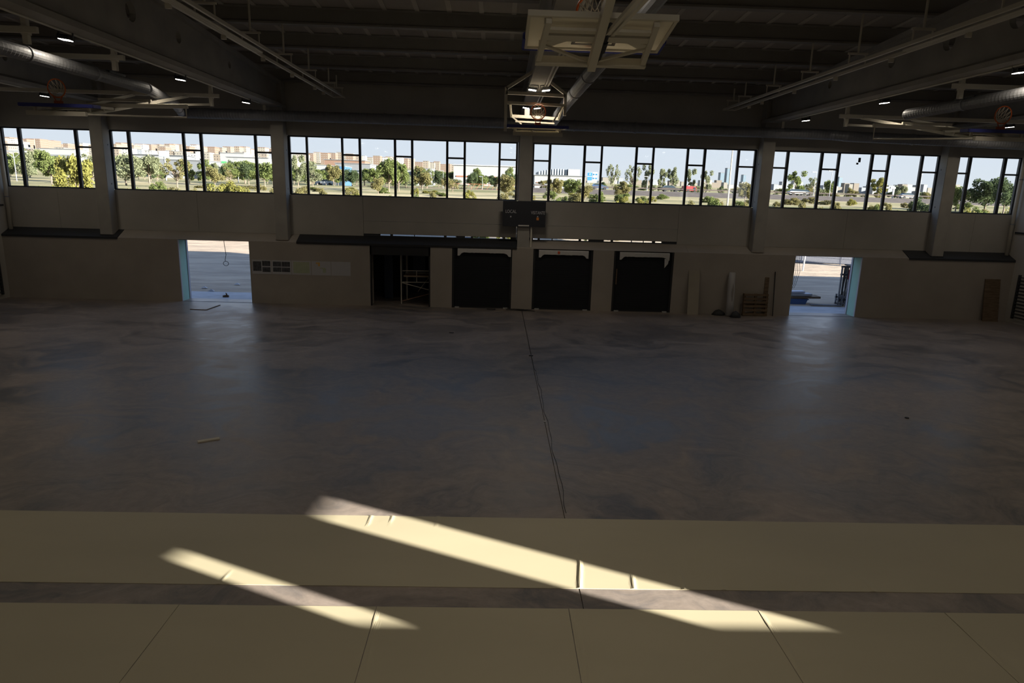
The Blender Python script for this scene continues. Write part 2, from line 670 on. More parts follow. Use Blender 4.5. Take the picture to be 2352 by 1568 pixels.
BAY = [XL, COLX[0], COLX[1], COLX[2], COLX[3], COLX[4], XR]
for i in range(6):
    a, c = BAY[i], BAY[i + 1]
    w0, w1 = WINS[i]
    if i in (2, 3):              # slot windows under the sill panels here
        zs = 3.78
        s0, s1 = (-6.0, 0.95) if i == 2 else (1.55, 8.35)
        if a < s0:
            panel(a, s0, ZL, WZ0 - 0.05)
        panel(s0, s1, zs, WZ0 - 0.05)
        panel(s0, s1, SLOTZ1, zs)
        if s1 < c:
            panel(s1, c, ZL, WZ0 - 0.05)
    else:
        mid = (a + c) / 2
        panel(a, mid, ZL, WZ0 - 0.05)
        panel(mid, c, ZL, WZ0 - 0.05)
    panel(a, c, WZ1 + 0.05, ZP)
    if w0 - a > 0.05:
        panel(a, w0, WZ0 - 0.05, WZ1 + 0.05)
    if c - w1 > 0.05:
        panel(w1, c, WZ0 - 0.05, WZ1 + 0.05)

# windows ----------------------------------------------------------------
PANES = [[(-21.64, -21.01), (-20.87, -18.57), (-18.44, -17.86)],
         [(-16.95, -16.29), (-16.16, -13.9), (-13.79, -13.14), (-13.02, -10.76), (-10.65, -10.02)],
         [(-9.18, -8.5), (-8.41, -6.94), (-6.85, -6.17), (-6.07, -4.61), (-4.51, -3.85), (-3.75, -2.29), (-2.19, -1.51), (-1.41, 0.05), (0.15, 0.83)],
         [(1.65, 2.3), (2.41, 3.86), (3.97, 4.64), (4.73, 6.2), (6.3, 6.97), (7.06, 8.52), (8.62, 9.29), (9.4, 10.82), (10.93, 11.60)],
         [(12.47, 13.07), (13.19, 14.63), (14.75, 15.42), (15.53, 16.94), (17.06, 17.72), (17.83, 19.25), (19.37, 20.03)],
         [(21.02, 21.46), (21.6, 23.09), (23.23, 23.83)]]
GY = 30.80
for i, ps in enumerate(PANES):
    w0, w1 = WINS[i]
    wd = sthing('window_%d' % (i + 1), ((w0 + w1) / 2, GY, WZ0))
    fy0, fy1 = GY - 0.07, GY + 0.04

    def fr(b):
        b.box(w0, w1, fy0, fy1, WZ0 - 0.06, WZ0)
        b.box(w0, w1, fy0, fy1, WZ1, WZ1 + 0.06)
        b.box(w0, ps[0][0], fy0, fy1, WZ0, WZ1)
        b.box(ps[-1][1], w1, fy0, fy1, WZ0, WZ1)
    part('window_frame', M_FRAME, wd, fr)
    for j, (p0, p1) in enumerate(ps):
        if j:
            q = ps[j - 1][1]
            part('mullion', M_FRAME, wd, lambda b: b.box(q, p0, fy0, fy1, WZ0, WZ1))
        if j % 2 == 0:
            part('transom', M_FRAME, wd, lambda b: b.box(p0, p1, fy0, fy1, 6.60, 6.675))
            spans = [(WZ0, 6.60), (6.675, WZ1)]
        else:
            spans = [(WZ0, WZ1)]
        for z0, z1 in spans:
            part('pane', M_GLASS, wd, lambda b: b.box(p0 - 0.005, p1 + 0.005, GY - 0.004, GY + 0.004, z0 - 0.005, z1 + 0.005))
    if i == 4:                   # two dark stickers left on the wide pane
        for z, w_, h_, x in ((7.09, 0.11, 0.20, 16.44), (6.93, 0.10, 0.08, 16.36)):
            part('pane_sticker', M_BLACK, wd, lambda b: b.box(x - w_ / 2, x + w_ / 2, GY - 0.012, GY - 0.005, z - h_ / 2, z + h_ / 2))
# low slot windows over the shutters
SLOTS = [[(-5.25, -4.80), (-4.68, -3.72), (-3.69, -2.36), (-2.24, -1.80)], [(-0.88 + -1.05, -1.48), (-1.33 + 0.05, 0.02), (0.05, 0.40), (0.50, 0.68)],
         [(1.72, 1.93), (2.03, 2.58), (2.62, 3.82), (3.93, 4.27)], [(4.98, 5.30), (5.41, 6.25), (6.28, 6.80), (6.83, 7.22), (7.36, 7.66)]]
SLOTS[1] = [(-1.40, -1.13), (-1.03, 0.14), (0.17, 0.35), (0.43, 0.68)]
for i, ss in enumerate(SLOTS):
    x0, x1 = ((-6.0, -1.62), (-1.62, 0.95), (1.55, 4.63), (4.63, 8.35))[i]
    wd = sthing('window_%d' % (i + 7), ((x0 + x1) / 2, YU + 0.05, ZL))

    def fr(b):
        b.box(x0, x1, YU + 0.03, YU + 0.12, ZL - 0.02, SLOTZ0)
        b.box(x0, x1, YU + 0.03, YU + 0.12, SLOTZ1 - 0.005, SLOTZ1 + 0.02)
        edges = [x0] + [v for s_ in ss for v in s_] + [x1]
        for k in range(0, len(edges), 2):
            b.box(edges[k], edges[k + 1], YU + 0.03, YU + 0.12, SLOTZ0, SLOTZ1)
    part('window_frame', M_FRAME, wd, fr)
    for a, c in ss:
        part('pane', M_GLASS, wd, lambda b: b.box(a, c, YU + 0.07, YU + 0.078, SLOTZ0, SLOTZ1))

# doors: two openings lined with green board ------------------------------
for i, (a, c) in enumerate((DOORL, DOORR)):
    d = sthing('door_%d' % (i + 1), ((a + c) / 2, YF, 0))
    inner = a if i == 0 else c      # the jamb that faces the camera
    sgn = 1 if i == 0 else -1
    part('jamb_board', M_TEAL, d, lambda b: b.box(min(inner, inner + sgn * 0.02), max(inner, inner + sgn * 0.02), YF + 0.10, YO - 0.12, 0, ZD))
    part('jamb_edge', M_LAV, d, lambda b: b.box(min(inner, inner + sgn * 0.03), max(inner, inner + sgn * 0.03), YF + 0.005, YF + 0.10, 0, ZD))
    part('door_frame', M_LAV, d, lambda b: b.box(min(inner, inner + sgn * 0.05), max(inner, inner + sgn * 0.05), YO - 0.12, YO + 0.02, 0, ZD))
    oth = c if i == 0 else a
    part('jamb_board', M_TEAL, d, lambda b: b.box(min(oth, oth - sgn * 0.02), max(oth, oth - sgn * 0.02), YF + 0.03, YO, 0, ZD))
    part('threshold', M_BLACK, d, lambda b: b.box(a + 0.02, c - 0.02, YF + 0.01, YF + 0.05, -0.01, 0.008))
    part('lintel_board', M_BLACK, d, lambda b: b.box(a + 0.02, c - 0.02, YF + 0.03, YO, ZD - 0.015, ZD + 0.001))

# roller shutters ---------------------------------------------------------
SLABS = ['black roller shutter with red sticker on its plastic wrap', 'black roller shutter right beside the raised one', 'black roller shutter next to the leaning pale board']
for i, (a, c) in enumerate(SHUT):
    if i == 0:
        d = sthing('door_3', ((a + c) / 2, YF, 0))
        for x in (a, c - 0.07):
            part('guide_rail', M_BLACK, d, lambda b: b.box(x, x + 0.07, YF + 0.02, YF + 0.14, 0, ZD))
        part('shutter_box', M_BLACK, d, lambda b: b.box(a, c, YF + 0.02, YF + 0.40, ZD - 0.45, ZD))
        continue
    lab = SLABS[1] if i == 1 else SLABS[0] if i == 2 else SLABS[2]
    d = thing('roller_shutter', lab, 'shutter', ((a + c) / 2, YF + 0.1, 0), 'closed roller shutters in the far wall')
    for x in (a, c - 0.09):
        part('guide_rail', M_BLACK, d, lambda b: b.box(x, x + 0.09, YF + 0.02, YF + 0.13, 0, ZD))
    n = 26
    hz = (ZD - 0.06) / n
    sl0 = None
    for k in range(n):
        if sl0 is None:
            b = lmb()
            w_ = (c - a) / 2 - 0.09
            b.prism([(-0.028, 0.002), (-0.028, hz - 0.002), (-0.012, hz), (-0.012, 0.0)], 'x', -w_, w_)
            sl0 = b.build('slat', M_SLAT, d)
            so = sl0
        else:
            so = sl0.copy()
            C.objects.link(so)
            so.parent = d
        so.location = (0, 0, 0.055 + k * hz)
    part('added_light_block', M_BLACK, d, lambda b: b.box(a + 0.05, c - 0.05, YF + 0.125, YF + 0.16, 0, ZD))  # added panel, unseen behind the slats, blocks daylight leaking through their gaps
    part('bottom_rail', M_BLACK, d, lambda b: b.box(a + 0.09, c - 0.09, YF + 0.06, YF + 0.11, 0.0, 0.055))
    # crumpled white film wrapped round the shutter box
    x0, x1 = a + 0.25, c - (0.06 if i == 1 else 0.22)

    def wrap(b):
        n_ = 26
        for k in range(n_):
            u0, u1 = x0 + (x1 - x0) * k / n_, x0 + (x1 - x0) * (k + 1) / n_
            rows = []
            for u, kk in ((u0, k), (u1, k + 1)):
                random.seed(kk * 7 + i)
                dz = random.uniform(-0.012, 0.012)
                endk = min(kk, n_ - kk)
                low = 0.24 + (0.14 if endk <= 1 else 0.04 if endk == 2 else 0)
                dy = random.uniform(0, 0.02)
                rows.append([(u, YF + 0.02, ZD - 0.04), (u, YF - 0.03 - dy, ZD - 0.08 + dz * 0.5), (u, YF - 0.03 - dy * 0.5, ZD - low + dz), (u, YF + 0.06, ZD - low - 0.01)])
            b.add(rows[0] + rows[1], [(0, 1, 5, 4), (1, 2, 6, 5), (2, 3, 7, 6)])
        if i == 3:
            b.add([(x1 - 0.22, YF - 0.02, ZD - 0.30), (x1 - 0.02, YF - 0.02, ZD - 0.30), (x1 - 0.05, YF - 0.03, ZD - 0.52), (x1 - 0.20, YF - 0.02, ZD - 0.72)], [(0, 1, 2, 3)])
    wp = part('plastic_wrap', M_WHITE, d, wrap)
    wp['label'] = 'crumpled white plastic film'
    if i == 2:
        part('sticker', M_REDSTICK, d, lambda b: b.box(a + 1.10, a + 1.20, YF - 0.055, YF - 0.05, ZD - 0.20, ZD - 0.08))
    if i == 3:
        part('wood_strip', M_RUST, d, lambda b: b.box(a + 0.14, a + 0.19, YF + 0.02, YF + 0.06, 1.25, 1.95))
    for x in (a + 0.14, c - 0.36):
        blk = part('floor_block', M_WPAINT, d, lambda b: b.box(x, x + 0.2, YF - 0.03, YF + 0.055, 0.0, 0.05))

# store room behind the raised shutter -------------------------------------
SX0, SX1 = -6.6, -1.95
sr = sthing('wall_store', ((SX0 + SX1) / 2, 33, 0))
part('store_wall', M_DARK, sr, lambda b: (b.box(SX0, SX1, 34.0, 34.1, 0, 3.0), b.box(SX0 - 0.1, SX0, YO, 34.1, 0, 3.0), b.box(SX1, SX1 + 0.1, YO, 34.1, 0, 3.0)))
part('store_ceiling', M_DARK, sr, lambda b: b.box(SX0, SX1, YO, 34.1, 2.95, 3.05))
part('store_floor', M_FLOOR, sr, lambda b: b.box(SX0, SX1, YO, 34.1, -0.2, -0.002))
part('blue_door_leaf', mat('dark_blue_metal', (0.03, 0.05, 0.10), 0.4), sr, lambda b: b.box(-5.35, -4.95, 32.2, 32.26, 0, 2.2))
for x in (-4.75, -4.5):
    part('blue_film_panel', mat('dark_blue_film', (0.05, 0.06, 0.085), 0.35), sr, lambda b: b.box(x, x + 0.18, 33.2, 33.3, 0, 2.4))
part('blue_back_panel', mat('dark_blue_metal', (0.03, 0.05, 0.10), 0.4), sr, lambda b: (b.box(-4.1, -3.5, 33.4, 33.45, 0.3, 2.3), b.box(-3.3, -2.4, 33.4, 33.45, 0.6, 2.3)))
# scaffold tower in the raised doorway
sf = thing('scaffold_tower', 'tubular steel scaffold tower standing in the raised shutter doorway', 'scaffold', (-3.6, 30.9, 0))
for x, y, zt in ((-4.34, 30.75, 2.42), (-4.22, 31.9, 2.42), (-2.98, 31.0, 2.2), (-3.0, 31.9, 2.2)):
    part('upright', M_STEEL, sf, lambda b: b.tube([(x, y, 0), (x, y, zt)], 0.026))
for z, y in ((1.52, 30.9), (1.00, 30.8), (1.30, 31.9)):
    part('rail', M_STEEL, sf, lambda b: b.tube([(-4.3, y, z), (-2.98, y + 0.15, z)], 0.02))
part('platform', mat('platform_plank', (0.36, 0.28, 0.20), 0.7), sf, lambda b: b.box(-4.25, -2.98, 30.9, 31.7, 1.24, 1.30))
part('brace', M_STEEL, sf, lambda b: b.tube([(-4.3, 30.75, 0.98), (-2.98, 30.95, 0.62)], 0.018))
part('brace', mat('rusty_tube', (0.30, 0.17, 0.11), 0.7), sf, lambda b: b.tube([(-4.3, 30.75, 0.12), (-2.98, 30.95, 0.48)], 0.018))
part('brace', M_STEEL, sf, lambda b: b.tube([(-3.7, 31.9, 0.4), (-3.1, 31.9, 1.2)], 0.018))
part('ladder_rung', M_STEEL, sf, lambda b: b.tube([(-3.65, 31.0, 1.0), (-3.65, 31.0, 1.5)], 0.018))

# side and back walls ------------------------------------------------------
wl = struct(part('wall_left', M_WALL, None, lambda b: b.box(XL - 0.3, XL, YB - 0.3, YO, 0, ZP)))
wr = struct(part('wall_right', M_WALL, None, lambda b: b.box(XR, XR + 0.3, YB - 0.3, YO, 0, ZP)))
for wside, x, s in ((wl, XL, 1), (wr, XR, -1)):
    part('ledge_cap', M_DARK, wside, lambda b: b.box(min(x, x + s * 0.05), max(x, x + s * 0.05), 22, YF + 0.3, 4.02, 4.09))


def backwall():
    """solid wall with two gaps that the low sun shines through"""
    bm = bmesh.new()
    holes = []

    def back(x, y):              # floor point -> where its sun ray crosses the wall
        Lp = (y - YB) / SH.y
        return (x - SH.x * Lp, SUN_T * Lp)
    holes.append([back(*p) for p in ((2.72, 7.32), (4.98, 7.32), (-2.66, 11.04), (-2.78, 9.95))])
    holes.append([back(*p) for p in ((-1.72, 7.30), (-0.98, 7.30), (-4.45, 8.93), (-4.55, 8.66))])
    loops = [[(XL - 0.3, 0), (XR + 0.3, 0), (XR + 0.3, ZP), (XL - 0.3, ZP)]] + holes
    edges = []
    for lp in loops:
        vs_ = [bm.verts.new((x, YB, z)) for x, z in lp]
        for k in range(len(vs_)):
            edges.append(bm.edges.new((vs_[k], vs_[(k + 1) % len(vs_)])))
    bmesh.ops.triangle_fill(bm, edges=edges, use_beauty=True)
    r = bmesh.ops.extrude_face_region(bm, geom=list(bm.faces))
    bmesh.ops.translate(bm, verts=[v for v in r['geom'] if isinstance(v, bmesh.types.BMVert)], vec=(0, -0.02, 0))
    bmesh.ops.recalc_face_normals(bm, faces=bm.faces)
    me = bpy.data.meshes.new('wall_back')
    bm.to_mesh(me)
    bm.free()
    me.materials.append(M_WALL)
    o = bpy.data.objects.new('wall_back', me)
    C.objects.link(o)
    return struct(o)


backwall()

struct(part('wall_annex', M_WALL, None, lambda b: b.box(XR + 0.35, 78, YB, YO, 0, 8.2)))

# columns ------------------------------------------------------------------
for i, x in enumerate(COLX):
    zb = 2.79 if i == 2 else 2.88
    cz = struct(part('concrete_column', M_CONC, None, lambda b: b.box(x - 0.27, x + 0.27, 30.08, YU, zb, ztop(30) - 0.02), bevel=0.015))
    part('base_flashing', M_DARK if i in (0, 4) else M_PLASTER, cz, lambda b: b.box(x - 0.28, x + 0.28, 30.06, YU, zb - 0.02, zb + 0.03))
    for z in (6.75, 5.1):
        s = 1 if x < 0 else -1
        part('fixing_hole', M_BLACK, cz, lambda b: b.tube([(x + s * 0.265, 30.42, z), (x + s * 0.274, 30.42, z)], 0.035))

# ceiling: sloping deck, strips, purlins, beams -----------------------------
ce = sthing('ceiling', (1.09, RIDGE, ztop(RIDGE) + 0.5))
for y0, y1 in ((YB, RIDGE), (RIDGE, YO)):
    part('roof_deck', M_DECK, ce, lambda b: b.prism([(y0, ztop(y0) + 0.5), (y1, ztop(y1) + 0.5), (y1, ztop(y1) + 0.66), (y0, ztop(y0) + 0.66)], 'x', XL - 0.3, XR + 0.3))
rib0 = None
k = 0
x = XL + 0.6
while x < XR:
    if rib0 is None:
        b = lmb()
        b.prism([(5, ztop(5) + 0.5 - ztop(RIDGE)), (RIDGE, 0.5), (YO, ztop(YO) + 0.5 - ztop(RIDGE)), (YO, ztop(YO) + 0.47 - ztop(RIDGE)), (RIDGE, 0.47), (5, ztop(5) + 0.47 - ztop(RIDGE))], 'x', -0.07, 0.07)
        rib0 = b.build('roof_strip', M_RIB, ce)
        ob = rib0
    else:
        ob = rib0.copy()
        C.objects.link(ob)
        ob.parent = ce
    ob.location = (x - 1.09, -RIDGE, -0.5)
    x += 0.98
PURY = [30.35, 27.6, 24.8, 22.0, 19.15, 16.3, 13.5, 10.7, 7.9, 5.0, 2.2, -0.6]
pur0 = None
for y in PURY:
    if pur0 is None:
        b = lmb()
        b.prism([(-0.14, 0), (0.14, 0), (0.14, 0.05), (0.06, 0.10), (0.06, 0.44), (0.14, 0.49), (-0.14, 0.49), (-0.06, 0.44), (-0.06, 0.10), (-0.14, 0.05)], 'x', XL, XR)
        pur0 = b.build('purlin', mat('dark_purlin_concrete', (0.27, 0.26, 0.245), 0.85, var=0.1, scale=1), ce)
        ob = pur0
    else:
        ob = pur0.copy()
        C.objects.link(ob)
        ob.parent = ce
    ob.location = (-1.09, y - RIDGE, ztop(y) - ztop(RIDGE) - 0.5)


def beam(x):
    """delta I-beam: level bottom flange, web and top following the roof slope, round holes in the web"""
    zb = 8.50
    o = sthing('roof_beam', (x, RIDGE, zb))
    y0, y1 = YB + 0.05, YU - 0.02
    part('bottom_flange', M_CONC, o, lambda b: b.prism([(x - 0.30, zb), (x + 0.30, zb), (x + 0.30, zb + 0.13), (x + 0.08, zb + 0.24), (x - 0.08, zb + 0.24), (x - 0.30, zb + 0.13)], 'y', y0, y1))
    bm = bmesh.new()
    edges = []
    loops = [[(y0, zb + 0.2), (y1, zb + 0.2), (y1, ztop(y1)), (RIDGE, ztop(RIDGE)), (y0, ztop(y0))]]
    for hy, hr in ((25.0, 0.12), (21.2, 0.17), (18.6, 0.25), (16.2, 0.30), (11.8, 0.3), (9.4, 0.25)):
        hz_ = zb + 0.25 + (ztop(hy) - zb - 0.25) * 0.5
        loops.append([(hy + hr * math.cos(t * math.pi / 8), hz_ + hr * math.sin(t * math.pi / 8)) for t in range(16)])
    for lp in loops:
        vs_ = [bm.verts.new((-0.08, y - RIDGE, z - zb)) for y, z in lp]
        for k in range(len(vs_)):
            edges.append(bm.edges.new((vs_[k], vs_[(k + 1) % len(vs_)])))
    bmesh.ops.triangle_fill(bm, edges=edges, use_beauty=True)
    r = bmesh.ops.extrude_face_region(bm, geom=list(bm.faces))
    bmesh.ops.translate(bm, verts=[v for v in r['geom'] if isinstance(v, bmesh.types.BMVert)], vec=(0.16, 0, 0))
    bmesh.ops.recalc_face_normals(bm, faces=bm.faces)
    me = bpy.data.meshes.new('web')
    bm.to_mesh(me)
    bm.free()
    me.materials.append(M_CONC)
    w_ = bpy.data.objects.new('web', me)
    C.objects.link(w_)
    w_.parent = o
    part('top_flange', M_CONC, o, lambda b: [b.prism([(ya, ztop(ya) - 0.14), (yb, ztop(yb) - 0.14), (yb, ztop(yb)), (ya, ztop(ya))], 'x', x - 0.22, x + 0.22) for ya, yb in ((y0, RIDGE), (RIDGE, y1))])
    return o


for x in COLX:
    beam(x)

# ------------------------------------------------------------------ ceiling equipment
LAMPY = [27.5, 22.0, 16.4, 10.9, 5.3, 0.4]


def make_lamp():
    o = thing('floodlight', 'x', 'floodlight', (0, 0, 0), 'LED floodlights under the roof beams')
    b = lmb()
    b.box(-0.14, 0.14, -0.12, 0.12, 0.0, 0.06)
    for k in range(7):
        b.box(-0.13 + k * 0.04, -0.12 + k * 0.04, -0.11, 0.11, 0.06, 0.10)
    b.build('housing', M_LAMP, o)
    b = lmb()
    b.box(-0.115, 0.115, -0.09, 0.09, -0.012, 0.001)
    b.build('lens', M_LENS, o)
    b = lmb()
    b.bar((-0.16, 0, 0.03), (-0.16, 0, 0.16), 0.015, 0.04)
    b.bar((0.16, 0, 0.03), (0.16, 0, 0.16), 0.015, 0.04)
    b.bar((-0.16, 0, 0.15), (0.16, 0, 0.15), 0.04, 0.015)
    b.build('bracket', M_LAMP, o)
    return o


lampl = bpy.data.lights.new('floodlight_beam', 'AREA')
lampl.shape = 'RECTANGLE'
lampl.size, lampl.size_y = 0.3, 0.22
lampl.energy = LAMP_W
lampl.color = (1.0, 0.86, 0.67)
lampl.spread = math.radians(165)
proto = make_lamp()
used = False
ORD = ['nearest the window wall', 'second from the window wall', 'third from the window wall', 'fourth from the window wall', 'fifth from the window wall', 'sixth from the window wall']
BN = ['outermost left beam', 'beam right of the left doorway', 'middle beam', 'beam left of the right doorway', 'outermost right beam']
for bi, bx in enumerate(COLX):
    offs = (-0.21, 0.21) if bi == 2 else ((-0.32,) if bi < 2 else (0.32,))
    for li, y in enumerate([26.3, 21.7, 10.9, 5.3, 0.4] if bi == 2 else LAMPY):
        for dx in offs:
            o = copy_tree(proto) if used else proto
            used = True
            o.location = (bx + dx, y, 8.35)
            tilt = 0.12 if dx < 0 else -0.12
            o.rotation_euler = (0, tilt, 0)
            pair = ', one of its pair' if bi == 2 else ''
            o['label'] = 'lit LED floodlight under the %s, %s%s' % (BN[bi], ORD[li], pair)
            lo = bpy.data.objects.new('floodlight_beam', lampl)
            C.objects.link(lo)
            lo.location = (bx + dx, y, 8.33)
            lo.rotation_euler = (0, tilt, 0)
# conduits that feed the lamps: one length per span, ending at the lamp brackets
SPN = ['first', 'second', 'third', 'fourth', 'fifth', 'sixth']
for bi, x in ((0, COLX[0] - 0.185), (1, COLX[1] - 0.185), (2, 1.42), (2, 1.52), (3, COLX[3] + 0.145), (4, COLX[4] + 0.185)):
    ends = [28.6] + ([26.3, 21.7, 10.9, 5.3] if bi == 2 else LAMPY[:5])
    for k in range(len(ends) - 1):
        ya, yb = ends[k] - (0.015 if k else 0), ends[k + 1] + 0.015
        tag(part('lamp_conduit', M_STEEL, None, lambda b: b.tube([(x, yb, 8.479), (x, ya, 8.479)], 0.028)), 'steel conduit under the %s, %s span from the windows' % (BN[bi], SPN[k]), 'conduit', 'lamp conduits under the beams')


# spiral ducts
def duct(name, pts, r, label):
    o = thing(name, label, 'duct', pts[0], 'galvanised spiral ducts')
    fine = []
    for k in range(len(pts) - 1):
        a, c = Vector(pts[k]), Vector(pts[k + 1])
        n = max(1, int((c - a).length / 0.12))
        for j in range(n):
            fine.append(a + (c - a) * (j / n))
            fine.append(a + (c - a) * ((j + 0.75) / n))
    fine.append(Vector(pts[-1]))
    rad = [r if q % 2 == 0 else r + 0.012 for q in range(len(fine))]
    part('duct_pipe', M_GALV, o, lambda b: b.tube(fine, rad, 18), smooth=False)
    # collars
    Lt = 0
    for k in range(len(pts) - 1):
        a, c = Vector(pts[k]), Vector(pts[k + 1])
        n = int((c - a).length / 3.0)
        for j in range(1, n + 1):
            p = a + (c - a) * (j / (n + 1))
            d = (c - a).normalized()
            part('collar', M_GALV, o, lambda b: b.tube([p - d * 0.03, p + d * 0.03], r + 0.03, 18))
    return o


RD = 0.21
duct('wall_duct', [(-10.45, 21.1, 7.95), (-11.9, 26.0, 8.05), (-13.2, 29.3, 8.08)], 0.15, 'duct bend joining the left bay duct to the wall duct')
duct('wall_duct', [(-13.2, 29.55, 8.10), (-2, 29.55, 8.10), (8.5, 29.55, 8.05), (14.3, 29.55, 8.03)], RD, 'long spiral duct along the window wall above the windows')
duct('wall_duct', [(14.3, 29.55, 8.03), (15.0, 29.2, 7.95), (23.3, 29.2, 7.83)], RD, 'lower spiral duct length at the right end of the window wall')
duct('bay_duct', [(-10.6, 6, 7.95), (-10.45, 21.0, 7.95)], 0.15, 'fat spiral duct running under the roof of the left bay')
duct('bay_duct', [(12.95, 6, 7.95), (12.72, 21.4, 7.95)], 0.15, 'fat spiral duct running under the roof of the right bay')
duct('bay_duct', [(2.37, 4, 8.27), (2.33, 24.0, 8.27), (2.3, 29.3, 8.12)], 0.18, 'spiral duct running beside the middle beam')
# dark outlet grilles on the bay ducts
for (x, y, n_) in ((-10.52, 19.4, 'dark outlet grille on the left bay duct'), (12.78, 18.8, 'dark outlet grille on the right bay duct')):
    o = thing('duct_grille', n_, 'grille', (x, y, 8.05), 'duct outlet grilles')
    part('grille_frame', M_DARK, o, lambda b: b.box(x - 0.10, x + 0.16, y - 0.4, y + 0.4, 8.04, 8.12))
    part('grille_blades', M_GALV, o, lambda b: [b.box(x - 0.08, x + 0.14, y - 0.36 + q * 0.1, y - 0.34 + q * 0.1, 8.12, 8.135) for q in range(8)])

# hanging cable trays (two rails, hangers at each purlin) -------------------
for side, (xa, xb, nm) in enumerate(((-6.86, -6.42, 'left of the middle beam'), (9.55, 10.0, 'right of the middle beam'))):
    o = thing('hanging_rail_track', 'long pair of suspended steel rails with pipes, %s' % nm, 'rail', ((xa + xb) / 2, 18, 8.9), 'suspended rail tracks')
    for x in (xa, xb):
        part('rail', M_STEEL, o, lambda b: b.bar((x, 6, 8.9), (x, 29.4, 8.9), 0.06, 0.08))
    part('end_bar', M_STEEL, o, lambda b: b.bar((xa, 29.4, 8.9), (xb, 29.4, 8.9), 0.05))
    outer = xa if side == 0 else xb
    for q in range(3):
        xx = outer + (1 if side == 0 else -1) * (0.07 + q * 0.075)
        part('pipe', M_STEEL, o, lambda b: b.tube([(xx, 6, 8.87), (xx, 20.0 if side == 0 else 17.0, 8.87)], 0.03))
    for y in PURY[1:9] + [28.9]:
        zt = ztop(y) + 0.02
        xm = (xa + xb) / 2
        hg = part('hanger', M_STEEL, o, lambda b: (b.tube([(xm, y, 9.2), (xm, y, zt)], 0.03), b.bar((xa - 0.05, y, 9.2), (xb + 0.05, y, 9.2), 0.05)))
        for x in (xa, xb):
            part('hanger_leg', M_STEEL, hg, lambda b: b.bar((x, y, 8.92), (x, y, 9.2), 0.03, 0.04))
        part('clip', M_STEEL, o, lambda b: b.box(outer - 0.06, outer + 0.06, y - 1.3, y - 1.24, 8.76, 8.86))

# posts and cross bars that carry the side baskets ---------------------------
for side, (x, xe) in enumerate(((-9.8, -16.9), (12.2, 19.95))):
    for y, zb, zc in ((15.0, 7.98, 8.24), (18.27, 8.0, 8.30), (24.1, 7.82, 8.15), (29.5, 7.92, None)):
        nm = {15.0: 'first', 18.27: 'second', 24.1: 'third', 29.5: 'last'}[y]
        o = thing('hanging_post', '%s hanging steel post going toward the windows below the %s' % (nm, BN[1] if side == 0 else BN[3]), 'post', (x, y, 8.5), 'hanging posts below the beams')
        part('post', M_STEEL, o, lambda b: b.bar((x, y, zb), (x, y, 8.51), 0.11))
        if zc:
            s = -1 if side == 0 else 1
            part('cross_bar', M_STEEL, o, lambda b: b.bar((x - s * 0.30, y - 0.09, zc), (xe, y - 0.09, zc), 0.08, 0.12))
            part('bracket', M_STEEL, o, lambda b: b.box(x - 0.075, x + 0.075, y - 0.06, y + 0.06, zc - 0.085, zc + 0.085))


